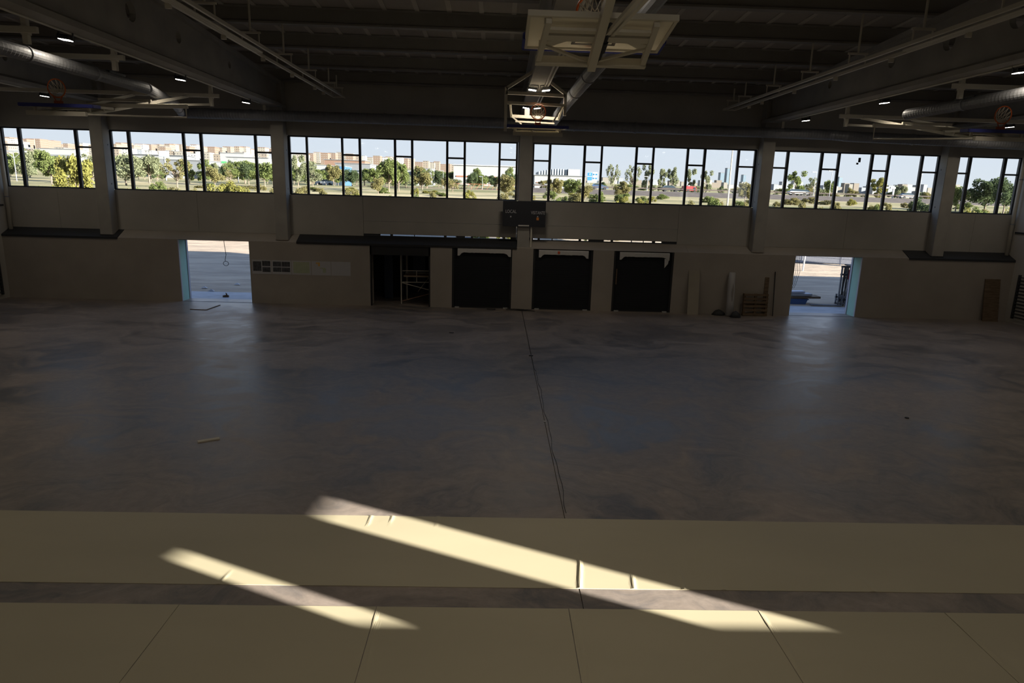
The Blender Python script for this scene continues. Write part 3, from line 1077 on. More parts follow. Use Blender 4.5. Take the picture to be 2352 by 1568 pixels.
# folded basketball units --------------------------------------------------
def hoop(label, loc, rz, tilt, frame_h=0.2, mast=None, stay=(0.05, 1.25, 0.10)):
    """folded ceiling basket: board lies flat face up, ring stands up, frame hangs below; local -y is the padded edge"""
    o = thing('basketball_hoop', label, 'basketball hoop', loc, 'folded basketball hoops under the roof')
    o.rotation_euler = (tilt, 0, rz)
    P = lambda name, m, fn, par=None, **kw: _lp(name, m, fn, par or o, **kw)
    bd = P('backboard', M_BOARD, lambda b: b.box(-0.9, 0.9, -0.525, 0.525, -0.015, 0.015))
    P('board_edge', M_STEEL, lambda b: (b.box(-0.92, -0.88, -0.53, 0.54, -0.04, 0.02), b.box(0.88, 0.92, -0.53, 0.54, -0.04, 0.02), b.box(-0.92, 0.92, 0.50, 0.55, -0.05, 0.02), b.box(-0.88, 0.88, -0.53, -0.49, -0.04, 0.02)), bd)
    P('target_line', M_LINE, lambda b: (b.box(-0.295, -0.245, -0.375, 0.075, -0.019, -0.015), b.box(0.245, 0.295, -0.375, 0.075, -0.019, -0.015), b.box(-0.295, 0.295, 0.03, 0.075, -0.019, -0.015), b.box(-0.295, 0.295, -0.375, -0.33, -0.019, -0.015)), bd)
    P('edge_pad', M_BLUEPAD, lambda b: (b.box(-0.95, 0.95, -0.58, -0.525, -0.045, 0.045), b.box(-0.95, -0.905, -0.525, -0.17, -0.045, 0.045), b.box(0.905, 0.95, -0.525, -0.17, -0.045, 0.045)), bd, bevel=0.01)
    ry, rz0, R = -0.40, 0.12, 0.225
    cz = rz0 + 0.08 + R
    P('ring_mount', M_MOUNT, lambda b: (b.box(-0.09, 0.09, ry - 0.05, ry + 0.05, 0.0, rz0), b.bar((-0.06, ry, rz0), (-0.12, ry, cz - R * 0.8), 0.02), b.bar((0.06, ry, rz0), (0.12, ry, cz - R * 0.8), 0.02)))
    rg = P('ring', M_RING, lambda b: b.tube([(R * math.cos(t * math.pi / 16), ry, cz + R * math.sin(t * math.pi / 16)) for t in range(32)], 0.016, 6, True), smooth=True)

    def net(b):
        n = 12
        dirn = Vector((0, 0.10, 0))
        for k in range(n):
            for s in (-1, 1):
                a0 = 2 * math.pi * k / n
                a1 = a0 + s * 2 * math.pi / n * 1.5
                p0 = Vector((R * math.cos(a0), ry, cz + R * math.sin(a0)))
                lowz = cz - R * 0.85
                p2 = Vector((0.09 * math.cos(a1), ry + 0.10 + 0.06 * math.sin(a1), lowz + 0.05 * (1 + math.sin(a1))))
                p1 = (p0 + p2) / 2 + Vector((0, 0.05, -0.03))
                b.tube([p0, p1, p2], 0.0085, 4)
    P('net', M_NET, net, rg)
    fh = frame_h
    # back frame
    for s in (-1, 1):
        P('side_rail', M_STEEL, lambda b: b.bar((s * 0.72, -0.55, -fh), (s * 0.66, 0.50, -fh * 0.45), 0.07))
        P('stand_off', M_STEEL, lambda b: (b.bar((s * 0.68, 0.40, -fh * 0.5), (s * 0.68, 0.40, 0), 0.06), b.bar((s * 0.70, -0.30, -fh * 0.8), (s * 0.70, -0.30, 0), 0.06)))
        P('diagonal_brace', M_STEEL, lambda b: b.bar((s * 0.68, -0.12, -fh * 0.75), (s * 0.06, -0.52, -fh), 0.05, 0.03))
        P('gusset', M_STEEL, lambda b: b.prism([(s * 0.68, -0.02), (s * 0.34, 0.06), (s * 0.68, -0.28)], 'z', -fh * 0.72, -fh * 0.66))
    P('lower_bar', M_STEEL, lambda b: b.bar((-0.76, -0.55, -fh), (0.76, -0.55, -fh), 0.09, 0.11))
    P('cross_plate', M_STEEL, lambda b: (b.box(-0.66, 0.66, 0.02, 0.19, -fh * 0.75, -fh * 0.55), b.box(-0.66, 0.66, 0.22, 0.32, -fh * 0.65, -fh * 0.45)))
    P('actuator', M_DARK, lambda b: (b.tube([(-0.10, -0.5, -fh + 0.02), (-0.10, 0.45, -fh * 0.5)], 0.035), b.tube([(-0.1, -0.2, -fh * 0.85), (-0.1, 0.05, -fh * 0.7)], 0.05)))
    if not mast:
        P('support_stay', M_STEEL, lambda b: b.bar((0.05, 0.45, 0.0), stay, 0.05))
    if mast:
        P('mast', M_STEEL, lambda b: b.bar((0, -0.46, -fh - 0.10), (0, 1.12, 0.02), 0.105, 0.13))
        P('mast_strut', M_STEEL, lambda b: b.bar((0, 1.10, 0.02), (0, 1.5, 1.0), 0.12))
        P('twin_rail', M_STEEL, lambda b: [b.bar((-0.10 - q * 0.07, 0.15, -0.09), (-0.10 - q * 0.07, 2.6, -0.62), 0.045) for q in range(2)])
        P('rail_strut', M_STEEL, lambda b: b.bar((-0.08, 2.55, -0.61), (-0.08, 2.75, 0.76), 0.1))
    return o


def _lp(name, m, fn, par, **kw):
    b = lmb()
    fn(b)
    return b.build(name, m, par, **kw)


hoopB = hoop('big folded basketball hoop hanging from the middle beam, padded edge toward the windows', (1.25, 9.2, 7.32), math.pi, 0.17, 0.18, True)
hoopC = hoop('folded basketball hoop with lit orange ring in front of the scoreboard column', (1.22, 21.75, 7.26), 0, 0.06, 0.22, stay=(0.05, 0.46, 0.17))
hoopD = hoop('folded basketball hoop under the roof of the left bay', (-11.5, 18.95, 7.16), 0, 0.06, 0.2)
hoopE = hoop('folded basketball hoop under the roof of the right bay', (13.65, 18.95, 7.26), 0, 0.06, 0.2)
for t in ((-0.05, 0.05, 0.3),):
    pass

# gantry that carries the far middle basket
o = thing('hoop_gantry', 'steel gantry frame carrying the far middle basket below the middle beam', 'frame', (1.18, 21.5, 7.9))
yg = 21.5
for x, z0, z1 in ((0.226, 7.1, 8.38), (2.05, 7.6, 8.27)):
    part('post', M_STEEL, o, lambda b: b.bar((x, yg, z0), (x, yg, z1), 0.09))
part('cross_bar', M_STEEL, o, lambda b: b.bar((0.226, yg, 8.22), (2.05, yg, 8.18), 0.09))
part('cross_bar', M_STEEL, o, lambda b: b.bar((0.25, yg, 7.93), (2.03, yg, 7.90), 0.08))
part('diagonal_brace', M_STEEL, o, lambda b: b.bar((0.226, yg, 8.34), (1.18, yg, 8.95), 0.09))
part('diagonal_brace', M_STEEL, o, lambda b: b.bar((2.03, yg, 8.25), (1.56, yg, 8.57), 0.09))
part('lower_bar', M_STEEL, o, lambda b: b.bar((0.40, yg + 0.75, 7.62), (1.95, yg + 0.75, 7.58), 0.09))
part('lower_bar', M_STEEL, o, lambda b: b.bar((0.55, yg + 0.7, 7.46), (1.80, yg + 0.7, 7.43), 0.05))
part('side_arm', M_STEEL, o, lambda b: b.bar((0.36, yg, 7.90), (0.42, yg + 0.75, 7.60), 0.06))
part('side_arm', M_STEEL, o, lambda b: b.bar((1.98, yg, 7.90), (1.93, yg + 0.75, 7.58), 0.06))
part('brace', M_STEEL, o, lambda b: b.bar((1.98, yg, 7.90), (1.70, yg, 7.40), 0.05))
part('brace', M_STEEL, o, lambda b: b.bar((0.40, yg + 0.7, 7.62), (0.75, yg + 0.7, 7.38), 0.04))
part('motor', M_WPAINT, o, lambda b: b.box(0.84, 1.0, yg + 0.75, yg + 0.95, 7.62, 7.85))
# frames that carry the two side baskets
for s, hx, hz_, nm in ((-1, -11.5, 7.16, 'left'), (1, 13.65, 7.26, 'right')):
    o = thing('hoop_gantry', 'folded steel arm frame above the side basket of the %s bay' % nm, 'frame', (hx, 20, 7.6))
    dz = 8.12 - (hz_ - 0.03)
    z1, z2 = hz_ - 0.03 + dz * 0.5 / 4.4 + 0.08, hz_ - 0.03 + dz * 2.1 / 4.4 + 0.075
    px = -9.85 if s < 0 else 12.25
    for q in (-1, 1):            # arms from the back frame up to the third cross bar
        part('arm', M_STEEL, o, lambda b: (b.bar((hx + q * 0.45, 18.42, hz_ - 0.22), (hx + q * 0.5, 19.7, hz_ - 0.03), 0.08), b.bar((hx + q * 0.5, 19.68, hz_ - 0.033), (hx + q * 0.9, 24.1, 8.12), 0.09)))
    part('cross_bar', M_STEEL, o, lambda b: b.bar((hx + s * 0.6, 20.2, z1), (hx - s * 2.6, 20.2, z1 + 0.06), 0.10))
    part('cross_bar', M_STEEL, o, lambda b: b.bar((hx - 0.8, 21.8, z2), (hx + 0.8, 21.8, z2), 0.08))
    part('stay', M_STEEL, o, lambda b: b.bar((hx + s * 0.2, 20.2, z1), (px, 24.05, 7.87), 0.07))
    part('pull_rod', M_STEEL, o, lambda b: b.tube([(hx - s * 0.72, 18.5, hz_ - 0.23), (hx - s * 2.55, 20.2, 7.08), (hx - s * 2.55, 20.2, z1 + 0.03)], 0.025))

# ------------------------------------------------------------------ things on the far wall
sb = thing('scoreboard', 'black electronic scoreboard reading LOCAL and VISITANTE on the middle column', 'scoreboard', (1.25, 29.95, 4.3))
part('panel', M_SCORE, sb, lambda b: b.box(0.30, 2.20, 29.93, 30.07, 3.74, 4.86), bevel=0.01)
text_part('LOCAL', 0.20, M_TXT, sb, (0.66, 29.925, 4.33), sx=0.78)
text_part('VISITANTE', 0.20, M_TXT, sb, (1.86, 29.925, 4.30), sx=0.66)
part('display_dot', M_TXT, sb, lambda b: b.box(0.63, 0.68, 29.922, 29.93, 4.14, 4.20))
part('display_dot', M_TXT, sb, lambda b: b.box(1.82, 1.88, 29.922, 29.93, 4.18, 4.22))
part('sticker', M_ORSTICK, sb, lambda b: b.box(1.80, 1.91, 29.92, 29.93, 4.04, 4.16))
part('film_strip', M_WHITE, sb, lambda b: b.box(1.0, 1.48, 29.91, 29.93, 3.76, 3.82))
part('bracket', M_STEEL, sb, lambda b: b.box(1.1, 1.4, 30.02, 30.10, 4.1, 4.4))
tag(part('cable_conduit', M_STEEL, None, lambda b: b.box(1.56, 1.63, 30.02, 30.09, 2.83, 3.76)), 'short vertical cable conduit below the scoreboard', 'conduit')

px0 = -10.90
CONT = ['photo sheet with one tall and two wide dark photos', 'photo sheet with four dark photos in a grid', 'sheet with a pale green map', 'sheet with an orange and yellow plan drawing', 'sheet with a pale line drawing']
for i in range(5):
    x0 = px0 + i * 0.885
    x1 = x0 + 0.86
    o = thing('poster', 'white %s, beside the left doorway' % CONT[i], 'poster', ((x0 + x1) / 2, YF, 1.33), 'project sheets taped to the wall')
    z0, z1 = 1.33, 1.96
    part('paper', M_PAPER, o, lambda b: b.box(x0, x1, YF - 0.006, YF, z0, z1))
    pr = []
    if i == 0:
        pr = [(x0 + .05, x0 + .42, z0 + .13, z1 - .07), (x0 + .46, x1 - .04, z0 + .36, z1 - .04), (x0 + .46, x1 - .04, z0 + .09, z0 + .31)]
    elif i == 1:
        pr = [(x0 + .05, x0 + .42, z0 + .35, z1 - .06), (x0 + .44, x1 - .05, z0 + .35, z1 - .06), (x0 + .05, x0 + .42, z0 + .11, z0 + .31), (x0 + .44, x1 - .05, z0 + .11, z0 + .31)]
    for q in pr:
        part('photo_print', M_PHOTO, o, lambda b: b.box(q[0], q[1], YF - 0.008, YF - 0.006, q[2], q[3]))
    if i == 2:
        part('map_print', M_GREENP, o, lambda b: b.box(x0 + .07, x1 - .07, YF - 0.008, YF - 0.006, z0 + .08, z1 - .05))
    if i == 3:
        part('plan_print', M_ORANGEP, o, lambda b: (b.box(x0 + .20, x0 + .38, YF - 0.008, YF - 0.006, z1 - .12, z1 - .05), b.box(x0 + .29, x0 + .38, YF - 0.008, YF - 0.006, z1 - .22, z1 - .12)))
        part('plan_print', M_GREENP, o, lambda b: (b.box(x0 + .36, x0 + .62, YF - 0.008, YF - 0.006, z0 + .30, z0 + .34), b.box(x0 + .50, x0 + .64, YF - 0.008, YF - 0.006, z0 + .12, z0 + .30)))
    if i == 4:
        part('line_print', mat('thin_print_line', (0.44, 0.44, 0.46), 0.8), o, lambda b: [b.box(x0 + .1, x1 - .1, YF - 0.008, YF - 0.006, z0 + .1 + q * .11, z0 + .112 + q * .11) for q in range(5)])


def leaning(name, label, cat, x0, x1, ybase, h, th, m, lean=0.3, extra=None, group=None):
    """flat piece standing on the floor and leaning on the wall"""
    o = tag(part(name, m, None, lambda b: b.prism([(ybase, 0), (ybase + th, 0), (YF - 0.001, h), (YF - th, h)], 'x', x0, x1)), label, cat, group)
    return o


A = gz(1579, 722)
leaning('wall_board', 'pale tall board leaning on the wall right of the last shutter', 'board', A.x, A.x + 0.50, YF - 0.32, 1.98, 0.03, M_BOARDW)
A = gz(2254, 737)
leaning('wall_board', 'brown tall board leaning on the wall in the right corner', 'board', A.x, A.x + 0.72, YF - 0.34, 1.93, 0.04, M_RUST)
# wrapped roll with black bags at its foot
A, B = at(1674, 727, 29.55), at(1681, 627, 29.9)
o = thing('wrapped_roll', 'upright grey film-wrapped roll leaning on the wall beside a pallet', 'roll', (A.x, 29.55, 0))
part('roll', mat('grey_wrap', (0.42, 0.41, 0.41), 0.5, bump=0.5, bscale=12, scale=4), o, lambda b: b.tube([(A.x, 29.5, 0.0), (A.x + 0.02, 29.62, 0.8), (B.x - 0.02, 29.78, 1.5), (B.x, 29.84, 1.95)], [0.17, 0.165, 0.16, 0.14], 16), smooth=True)
part('loose_film', M_LINE, o, lambda b: b.prism([(A.x + .03, 0.1), (A.x + .07, 1.2), (A.x + .02, 1.5), (A.x + .0, 1.2)], 'y', 29.44, 29.46))


def bag(cx, cy, rx, ry, h, label):
    def f(b):
        rings = []
        n = 18
        for k in range(7):
            t = k / 6
            rr = math.sqrt(max(0.0, 1 - t ** 2)) * (0.9 + 0.1 * math.cos(3 * t))
            rings.append([(cx + rx * rr * math.cos(a) * (1 + 0.1 * math.sin(3 * a + k)), cy + ry * rr * math.sin(a) * (1 + 0.08 * math.cos(2 * a + k)), h * t) for a in [2 * math.pi * j / n for j in range(n)]])
        vs_ = [q for r_ in rings for q in r_]
        fs_ = [(i * n + j, i * n + (j + 1) % n, (i + 1) * n + (j + 1) % n, (i + 1) * n + j) for i in range(6) for j in range(n)] + [tuple(range(n - 1, -1, -1))]
        b.add(vs_, fs_)
    return tag(part('plastic_bag', M_BLACK, None, f, smooth=True), label, 'bag', 'black bags by the wrapped roll')


bag(A.x - 0.44, 29.72, 0.30, 0.22, 0.26, 'flat black bag lying left of the wrapped roll')
bag(A.x + 0.15, 29.17, 0.24, 0.16, 0.30, 'small black bag slumped in front of the wrapped roll')

# pallet standing on edge
A, B = gz(1711, 728), gz(1771, 731)
o = thing('wooden_pallet', 'brown wooden pallet standing on edge against the wall', 'pallet', ((A.x + B.x) / 2, 29.7, 0))
x0, x1 = A.x, B.x
for k, z in enumerate((0.02, 0.22, 0.40, 0.58, 0.74, 0.92)):
    part('deck_board', M_RUST, o, lambda b: b.box(x0, x1, 29.60 + 0.012 * k, 29.63 + 0.012 * k, z, z + 0.10))
for x in (x0, (x0 + x1) / 2 - 0.05, x1 - 0.1):
    part('stringer', M_RUST, o, lambda b: b.prism([(29.63, 0), (29.74, 0), (29.82, 1.02), (29.71, 1.02)], 'x', x, x + 0.1))
for z in (0.02, 0.45, 0.9):
    part('bottom_board', M_RUST, o, lambda b: b.box(x0, x1, 29.74 + 0.08 * z, 29.765 + 0.08 * z, z, z + 0.1))
A = at(1754, 676, 29.95)
leaning('wood_plank', 'short plank upright behind the wooden pallet', 'plank', A.x, A.x + 0.19, YF - 0.12, 1.75, 0.03, M_RUST, group='planks by the pallet')
A = at(1773.5, 700, 29.9)
tag(part('steel_pole', M_BLACK, None, lambda b: b.tube([(A.x, 29.72, 0), (A.x, 29.965, 2.02)], 0.022)), 'thin black pole leaning at the right edge of the pallet', 'pole')

# vertical rain pipes in both corners and dark wall bars on the side walls
for x, nm in ((XL + 0.16, 'left'), (XR - 0.16, 'right')):
    o = thing('rain_pipe', 'pale vertical rain pipe in the %s corner of the window wall' % nm, 'pipe', (x, 30.35, 3.0), 'corner rain pipes')
    part('pipe', M_STEEL, o, lambda b: b.tube([(x, 30.4, 3.0), (x, 30.4, 9.5)], 0.08, 12), smooth=True)
    for z in (4.4, 6.4, 8.2):
        part('pipe_clamp', M_GALV, o, lambda b: b.tube([(x, 30.4, z), (x, 30.4, z + 0.05)], 0.095, 12))
for s, x, nm in ((1, XL, 'left'), (-1, XR, 'right')):
    o = thing('wall_bars', 'dark climbing wall bars fixed to the %s side wall' % nm, 'wall bars', (x, 28.6, 0.15))
    ya, yb = 27.7, 29.5
    for y in (ya, (ya + yb) / 2, yb):
        part('upright', M_DARK, o, lambda b: b.box(min(x, x + s * 0.10), max(x, x + s * 0.10), y - 0.04, y + 0.04, 0.2, 2.2))
    for k in range(13):
        part('rung', M_DARK, o, lambda b: b.tube([(x + s * 0.08, ya, 0.3 + k * 0.15), (x + s * 0.08, yb, 0.3 + k * 0.15)], 0.022, 6))

# ------------------------------------------------------------------ things on the floor
# vinyl sheets
def sheet(name, label, x0, x1, y0, y1, ridges, group):
    xs_ = sorted(set([x0 + (x1 - x0) * k / 40 for k in range(41)] + [r[0] + d for r in ridges for d in (-.09, -.06, -.04, -.02, 0, .02, .04, .06, .09) if x0 < r[0] + d < x1]))
    ys_ = [y0 + (y1 - y0) * k / 16 for k in range(17)]

    def z(x, y):
        v = 0.006 + 0.0012 * math.sin(x * 1.7 + y) * math.sin(y * 2.1)
        for rx, ya, yb, h in ridges:
            f = max(0, min(1, (y - ya) / 0.15)) * max(0, min(1, (yb - y) / 0.15)) if yb > ya else 0
            v += h * f * math.exp(-((x - rx - 0.05 * math.sin(y * 3)) / 0.03) ** 2)
        return v

    def f(b):
        n = len(ys_)
        vs_ = [(x, y, z(x, y)) for x in xs_ for y in ys_]
        fs_ = [(i * n + j, (i + 1) * n + j, (i + 1) * n + j + 1, i * n + j + 1) for i in range(len(xs_) - 1) for j in range(n - 1)]
        m_ = len(xs_)
        base = len(vs_)
        # skirt down to the floor
        rim = [i * n for i in range(m_)] + [(m_ - 1) * n + j for j in range(1, n)] + [i * n + n - 1 for i in range(m_ - 2, -1, -1)] + [j for j in range(n - 2, 0, -1)]
        for q in rim:
            vs_.append((vs_[q][0], vs_[q][1], 0.0))
        for k in range(len(rim)):
            a, c = rim[k], rim[(k + 1) % len(rim)]
            fs_.append((a, c, base + (k + 1) % len(rim), base + k))
        b.add(vs_, fs_)
    return tag(part(name, M_SHEET, None, f, smooth=False), label, 'floor covering', group)


YS1, YS2, YS3 = 8.085, 10.07, 7.63
sheet('vinyl_sheet', 'long cream vinyl flooring strip laid across the bare concrete, bare floor on both sides', -13.5, 14.5, YS1, YS2,
      [(1.30, 7.9, 9.3, 0.012), (2.05, 7.9, 8.5, 0.010), (2.75, 7.9, 8.6, 0.012), (3.3, 7.9, 8.4, 0.008), (-1.9, 9.7, 10.3, 0.008), (-1.55, 9.8, 10.3, 0.008), (-0.8, 9.75, 10.3, 0.009), (-3.6, 7.9, 8.4, 0.008), (5.4, 7.9, 8.4, 0.008)], None)
SE = [-13.5, -8.9, -6.45, -3.95, -1.43, 1.06, 3.56, 6.06, 8.55, 11.0, 14.5]
for k in range(len(SE) - 1):
    sheet('vinyl_sheet', 'cream vinyl flooring sheet in the row beside the long strip', SE[k] + 0.005, SE[k + 1] - 0.005, 3.2, YS3, [(SE[k] + 0.02, 3.0, 7.9, 0.006)], 'vinyl sheets laid side by side in the near row')

# cable lying along the floor joint
pts = []
random.seed(5)
y = 29.4
while y > 10.1:
    a = 0.0 if y > 19.5 else 0.035
    a *= 0.55
    pts.append((JX + 0.02 + a * math.sin(y * 2.3) + a * 0.6 * math.sin(y * 5.1 + 1) + (0.04 if y < 19.5 else 0), y, 0.008))
    y -= 0.22
tag(part('floor_cable', M_CABLE, None, lambda b: b.tube(pts, 0.005, 5)), 'thin black cable lying along the long floor joint', 'cable')
# cable tangle at the foot of the middle pier
pts = []
for k in range(90):
    t = k * 0.42
    r_ = 0.10 + 0.32 * abs(math.sin(k * 0.13))
    pts.append((1.18 + r_ * 1.6 * math.cos(t), 29.62 + r_ * 0.45 * math.sin(t * 0.9), 0.012 + 0.02 * (1 + math.sin(t * 1.7))))
tag(part('cable_tangle', M_CABLE, None, lambda b: b.tube(pts, 0.010, 5)), 'tangle of black cables on the floor below the scoreboard', 'cable')
A = gz(1128, 710.5)
tag(part('cable_loop', M_CABLE, None, lambda b: b.tube([(A.x + 0.2 * math.cos(t * math.pi / 10), 29.75 + 0.1 * math.sin(t * math.pi / 10), 0.012) for t in range(20)], 0.01, 5, True)), 'small loop of cable on the floor at the shutter foot', 'cable')
# small pieces lying on the slab
def flat_strip(name, label, cat, p0, p1, w, m, th=0.02):
    a, c = gz(*p0), gz(*p1)
    return tag(part(name, m, None, lambda b: b.bar((a.x, a.y, th / 2), (c.x, c.y, th / 2), w, th)), label, cat)


flat_strip('wood_offcut', 'pale wood offcut lying alone on the concrete floor', 'offcut', (454, 1015), (504, 1007), 0.11, mat('pale_pine', (0.62, 0.58, 0.48), 0.8))
a, c, d_ = gz(437, 710.5), gz(474, 712), gz(505, 701)
tag(part('bent_profile', M_RUST, None, lambda b: (b.bar((a.x, a.y, 0.012), (c.x, c.y, 0.012), 0.05, 0.024), b.bar((c.x, c.y, 0.012), (d_.x, d_.y, 0.012), 0.05, 0.024))), 'bent thin strip on the floor inside the left doorway', 'strip')
flat_strip('debris_strip', 'tiny dark strip on the floor before the raised shutter', 'debris', (1032, 764), (1042, 764.6), 0.06, M_BLACK)
A = gz(1219.5, 817)
tag(part('joint_clip', M_BLACK, None, lambda b: b.box(A.x - 0.07, A.x + 0.07, A.y - 0.03, A.y + 0.03, 0, 0.02)), 'small black clip on the floor cable', 'clip')
A = gz(1251, 968)
tag(part('paper_scrap', M_PAPER, None, lambda b: b.box(A.x - 0.03, A.x + 0.03, A.y - 0.04, A.y + 0.04, 0, 0.01)), 'white scrap beside the floor cable', 'scrap')
A = gz(2083, 960)
tag(part('debris_chip', M_BLACK, None, lambda b: b.tube([(A.x, A.y, 0), (A.x, A.y, 0.02)], 0.05, 7)), 'dark chip lying alone on the right of the concrete floor', 'debris')
# hanging cable with a loop in the left doorway
A = at(514, 554, 30.45)
B = at(519, 605, 30.45)
pts = [(A.x, 30.45, ZD), (A.x + 0.02, 30.45, 2.5), (A.x + 0.06, 30.45, 2.1), (B.x - 0.03, 30.45, B.z + 0.14)]
pts += [(B.x + 0.12 * math.cos(math.pi / 2 - t * math.pi / 8), 30.45, B.z + 0.10 * math.sin(math.pi / 2 - t * math.pi / 8)) for t in range(17)]
tag(part('hanging_cable', M_CABLE, None, lambda b: b.tube(pts, 0.012, 5)), 'cable with a coiled loop hanging in the left doorway', 'cable')
# worn work glove / rag heap on the left apron
A = gz(519, 682)
o = thing('rag_heap', 'dark crumpled rag heap on the slab in the left doorway', 'rag', (A.x, A.y, 0))
part('rag', M_RUST, o, lambda b: (b.tube([(A.x - 0.14, A.y, 0.03), (A.x, A.y + 0.02, 0.05), (A.x + 0.13, A.y, 0.05)], [0.05, 0.06, 0.05], 8), b.tube([(A.x + 0.06, A.y, 0.05), (A.x + 0.03, A.y, 0.16), (A.x, A.y, 0.2)], [0.04, 0.03, 0.02], 6)), smooth=True)
for px, py, nm in ((545, 653, 'white'), (470, 661, 'small white'), (486, 668, 'grey')):
    A = gz(px, py)
    tag(part('rubble_piece', M_PAPER if 'white' in nm else M_APRON, None, lambda b: b.add([(A.x - .16, A.y - .1, 0), (A.x + .16, A.y - .1, 0), (A.x + .12, A.y + .1, 0), (A.x - .12, A.y + .12, 0), (A.x, A.y, .1)], [(0, 1, 4), (1, 2, 4), (2, 3, 4), (3, 0, 4), (3, 2, 1, 0)])), '%s rubble piece on the dirt beyond the left doorway' % nm, 'rubble')
# hanging cables at the right doorway
for k in range(3):
    A, B = at(1829 + k * 3, 588, 30.5), at(1815 + k * 3.5, 660, 30.5)
    tag(part('hanging_cable', M_CABLE, None, lambda b: b.tube([(A.x, 30.5, ZD), ((A.x + B.x) / 2 + 0.12 + 0.03 * k, 30.5, 2.0), (B.x + 0.1, 30.5, 1.4), (B.x + 0.02, 30.5, 1.2)], 0.009, 5)), 'thin black cable hanging at the edge of the right doorway', 'cable', 'cables hanging in the right doorway')

# ------------------------------------------------------------------ outdoors
def sstep(a, b, v):
    t = max(0.0, min(1.0, (v - a) / (b - a)))
    return t * t * (3 - 2 * t)


def lerp_tab(tab, t):
    if t <= tab[0][0]:
        return tab[0][1]
    for (a, va), (b, vb) in zip(tab, tab[1:]):
        if t <= b:
            return va + (vb - va) * (t - a) / (b - a)
    return tab[-1][1]


KT = [(-0.7, 0.052), (-0.15, 0.042), (0.06, 0.018), (0.6, 0.011)]


def tz(x, y):
    z = -0.03 + 4.35 * sstep(58, 100, y) + 1.0 * sstep(105, 165, y)
    if y > 330:
        z += lerp_tab(KT, x / y) * (min(y, 2600) - 330)
    return z


ter = MB()
ys_ = [YO - 0.35 + 0.0] + [32 + k * 2 for k in range(40)] + [112 * (1.09 ** k) for k in range(50)]
ts_ = [-2.2 + k * 0.04 for k in range(111)]
vs_ = []
for y in ys_:
    for t in ts_:
        x = t * (y + 25) + 1
        vs_.append((x, y, tz(x, y) if y > 31 else -0.35))
n = len(ts_)
ter.add(vs_, [(i * n + j, i * n + j + 1, (i + 1) * n + j + 1, (i + 1) * n + j) for i in range(len(ys_) - 1) for j in range(n - 1)])
struct(ter.build('ground', M_TERR, smooth=True))
struct(part('apron_slab', M_APRON, None, lambda b: (b.box(-16.5, -9.5, YO, 32.9, -0.4, 0.0), b.box(13.0, 19.5, YO, 32.75, -0.4, 0.0))))

# the motorway: embankment, carriageway, crash barrier
ROADY = 168
def strip(y0, y1, z0, z1, xa=-260, xb=330, yshift=0.0):
    return lambda b: b.add([(xa, y0 - 0.09 * xa * yshift, z0), (xb, y0 - 0.09 * xb * yshift, z0), (xb, y1 - 0.09 * xb * yshift, z1), (xa, y1 - 0.09 * xa * yshift, z1)], [(0, 1, 2, 3)])


struct(part('road_embankment', M_BANK, None, lambda b: b.prism([(132, 3.0), (148, 6.0), (176, 6.0), (186, 3.0)], 'x', 4, 330)))
struct(part('road', M_ASPH, None, lambda b: b.box(4, 330, 152, 174, 5.9, 6.05)))
br = thing('crash_barrier', 'grey crash barrier along the near edge of the motorway', 'barrier', (60, 150, 6))
part('barrier_rail', M_BANK, br, lambda b: b.box(4, 330, 150.0, 150.1, 6.5, 6.75))
part('barrier_posts', M_BANK, br, lambda b: [b.box(6 + k * 4, 6.12 + k * 4, 150.1, 150.2, 5.9, 6.75) for k in range(80)])
# overpass deck with red railing and the white long shed
A, B = at(1020, 428, 200), at(1190, 432, 200)
o = thing('road_overpass', 'low dark overpass deck with a red lattice railing', 'overpass', ((A.x + B.x) / 2, 200, 5))
part('deck', M_BANK, o, lambda b: b.box(A.x - 25, B.x + 2, 196, 206, tz(A.x, 200) - 1, A.z - 0.4))
part('railing', M_REDTRIM, o, lambda b: [b.bar((A.x + 2 + k * 1.5, 196, A.z - 0.6), (A.x + 3.2 + k * 1.5, 196, A.z + 1.0), 0.09) for k in range(int((B.x - A.x) / 1.5))] + [b.bar((A.x, 196, A.z + 0.9), (B.x, 196, A.z + 0.9), 0.1)])


FOOT = []


def building(name, px0, px1, pyt, Y, m, label, group=None, depth=14, roof=None, cat='building', zbase=None, band=None):
    a, c = at(px0, pyt, Y), at(px1, pyt, Y)
    zb = (tz((a.x + c.x) / 2, Y) if zbase is None else zbase) - 2
    zt = (a.z + c.z) / 2
    FOOT.append((a.x, c.x, Y, Y + depth))
    o = thing(name, label, cat, ((a.x + c.x) / 2, Y, zb), group)
    part('wall', m, o, lambda b: b.box(a.x, c.x, Y, Y + depth, zb, zt))
    h = zt - zb
    e_ = (c.x - a.x) * 0.02
    part('roof', roof or M_GREYB, o, lambda b: b.box(a.x - e_, c.x + e_, Y - e_, Y + depth + e_, zt, zt + max(0.3, h * 0.03)))
    if band:
        bm_, f0, f1 = band
        part('window_band', bm_, o, lambda b: b.box(a.x + (c.x - a.x) * 0.04, c.x - (c.x - a.x) * 0.04, Y - 0.3, Y + 0.05, zb + h * f0, zb + h * f1))
    return o


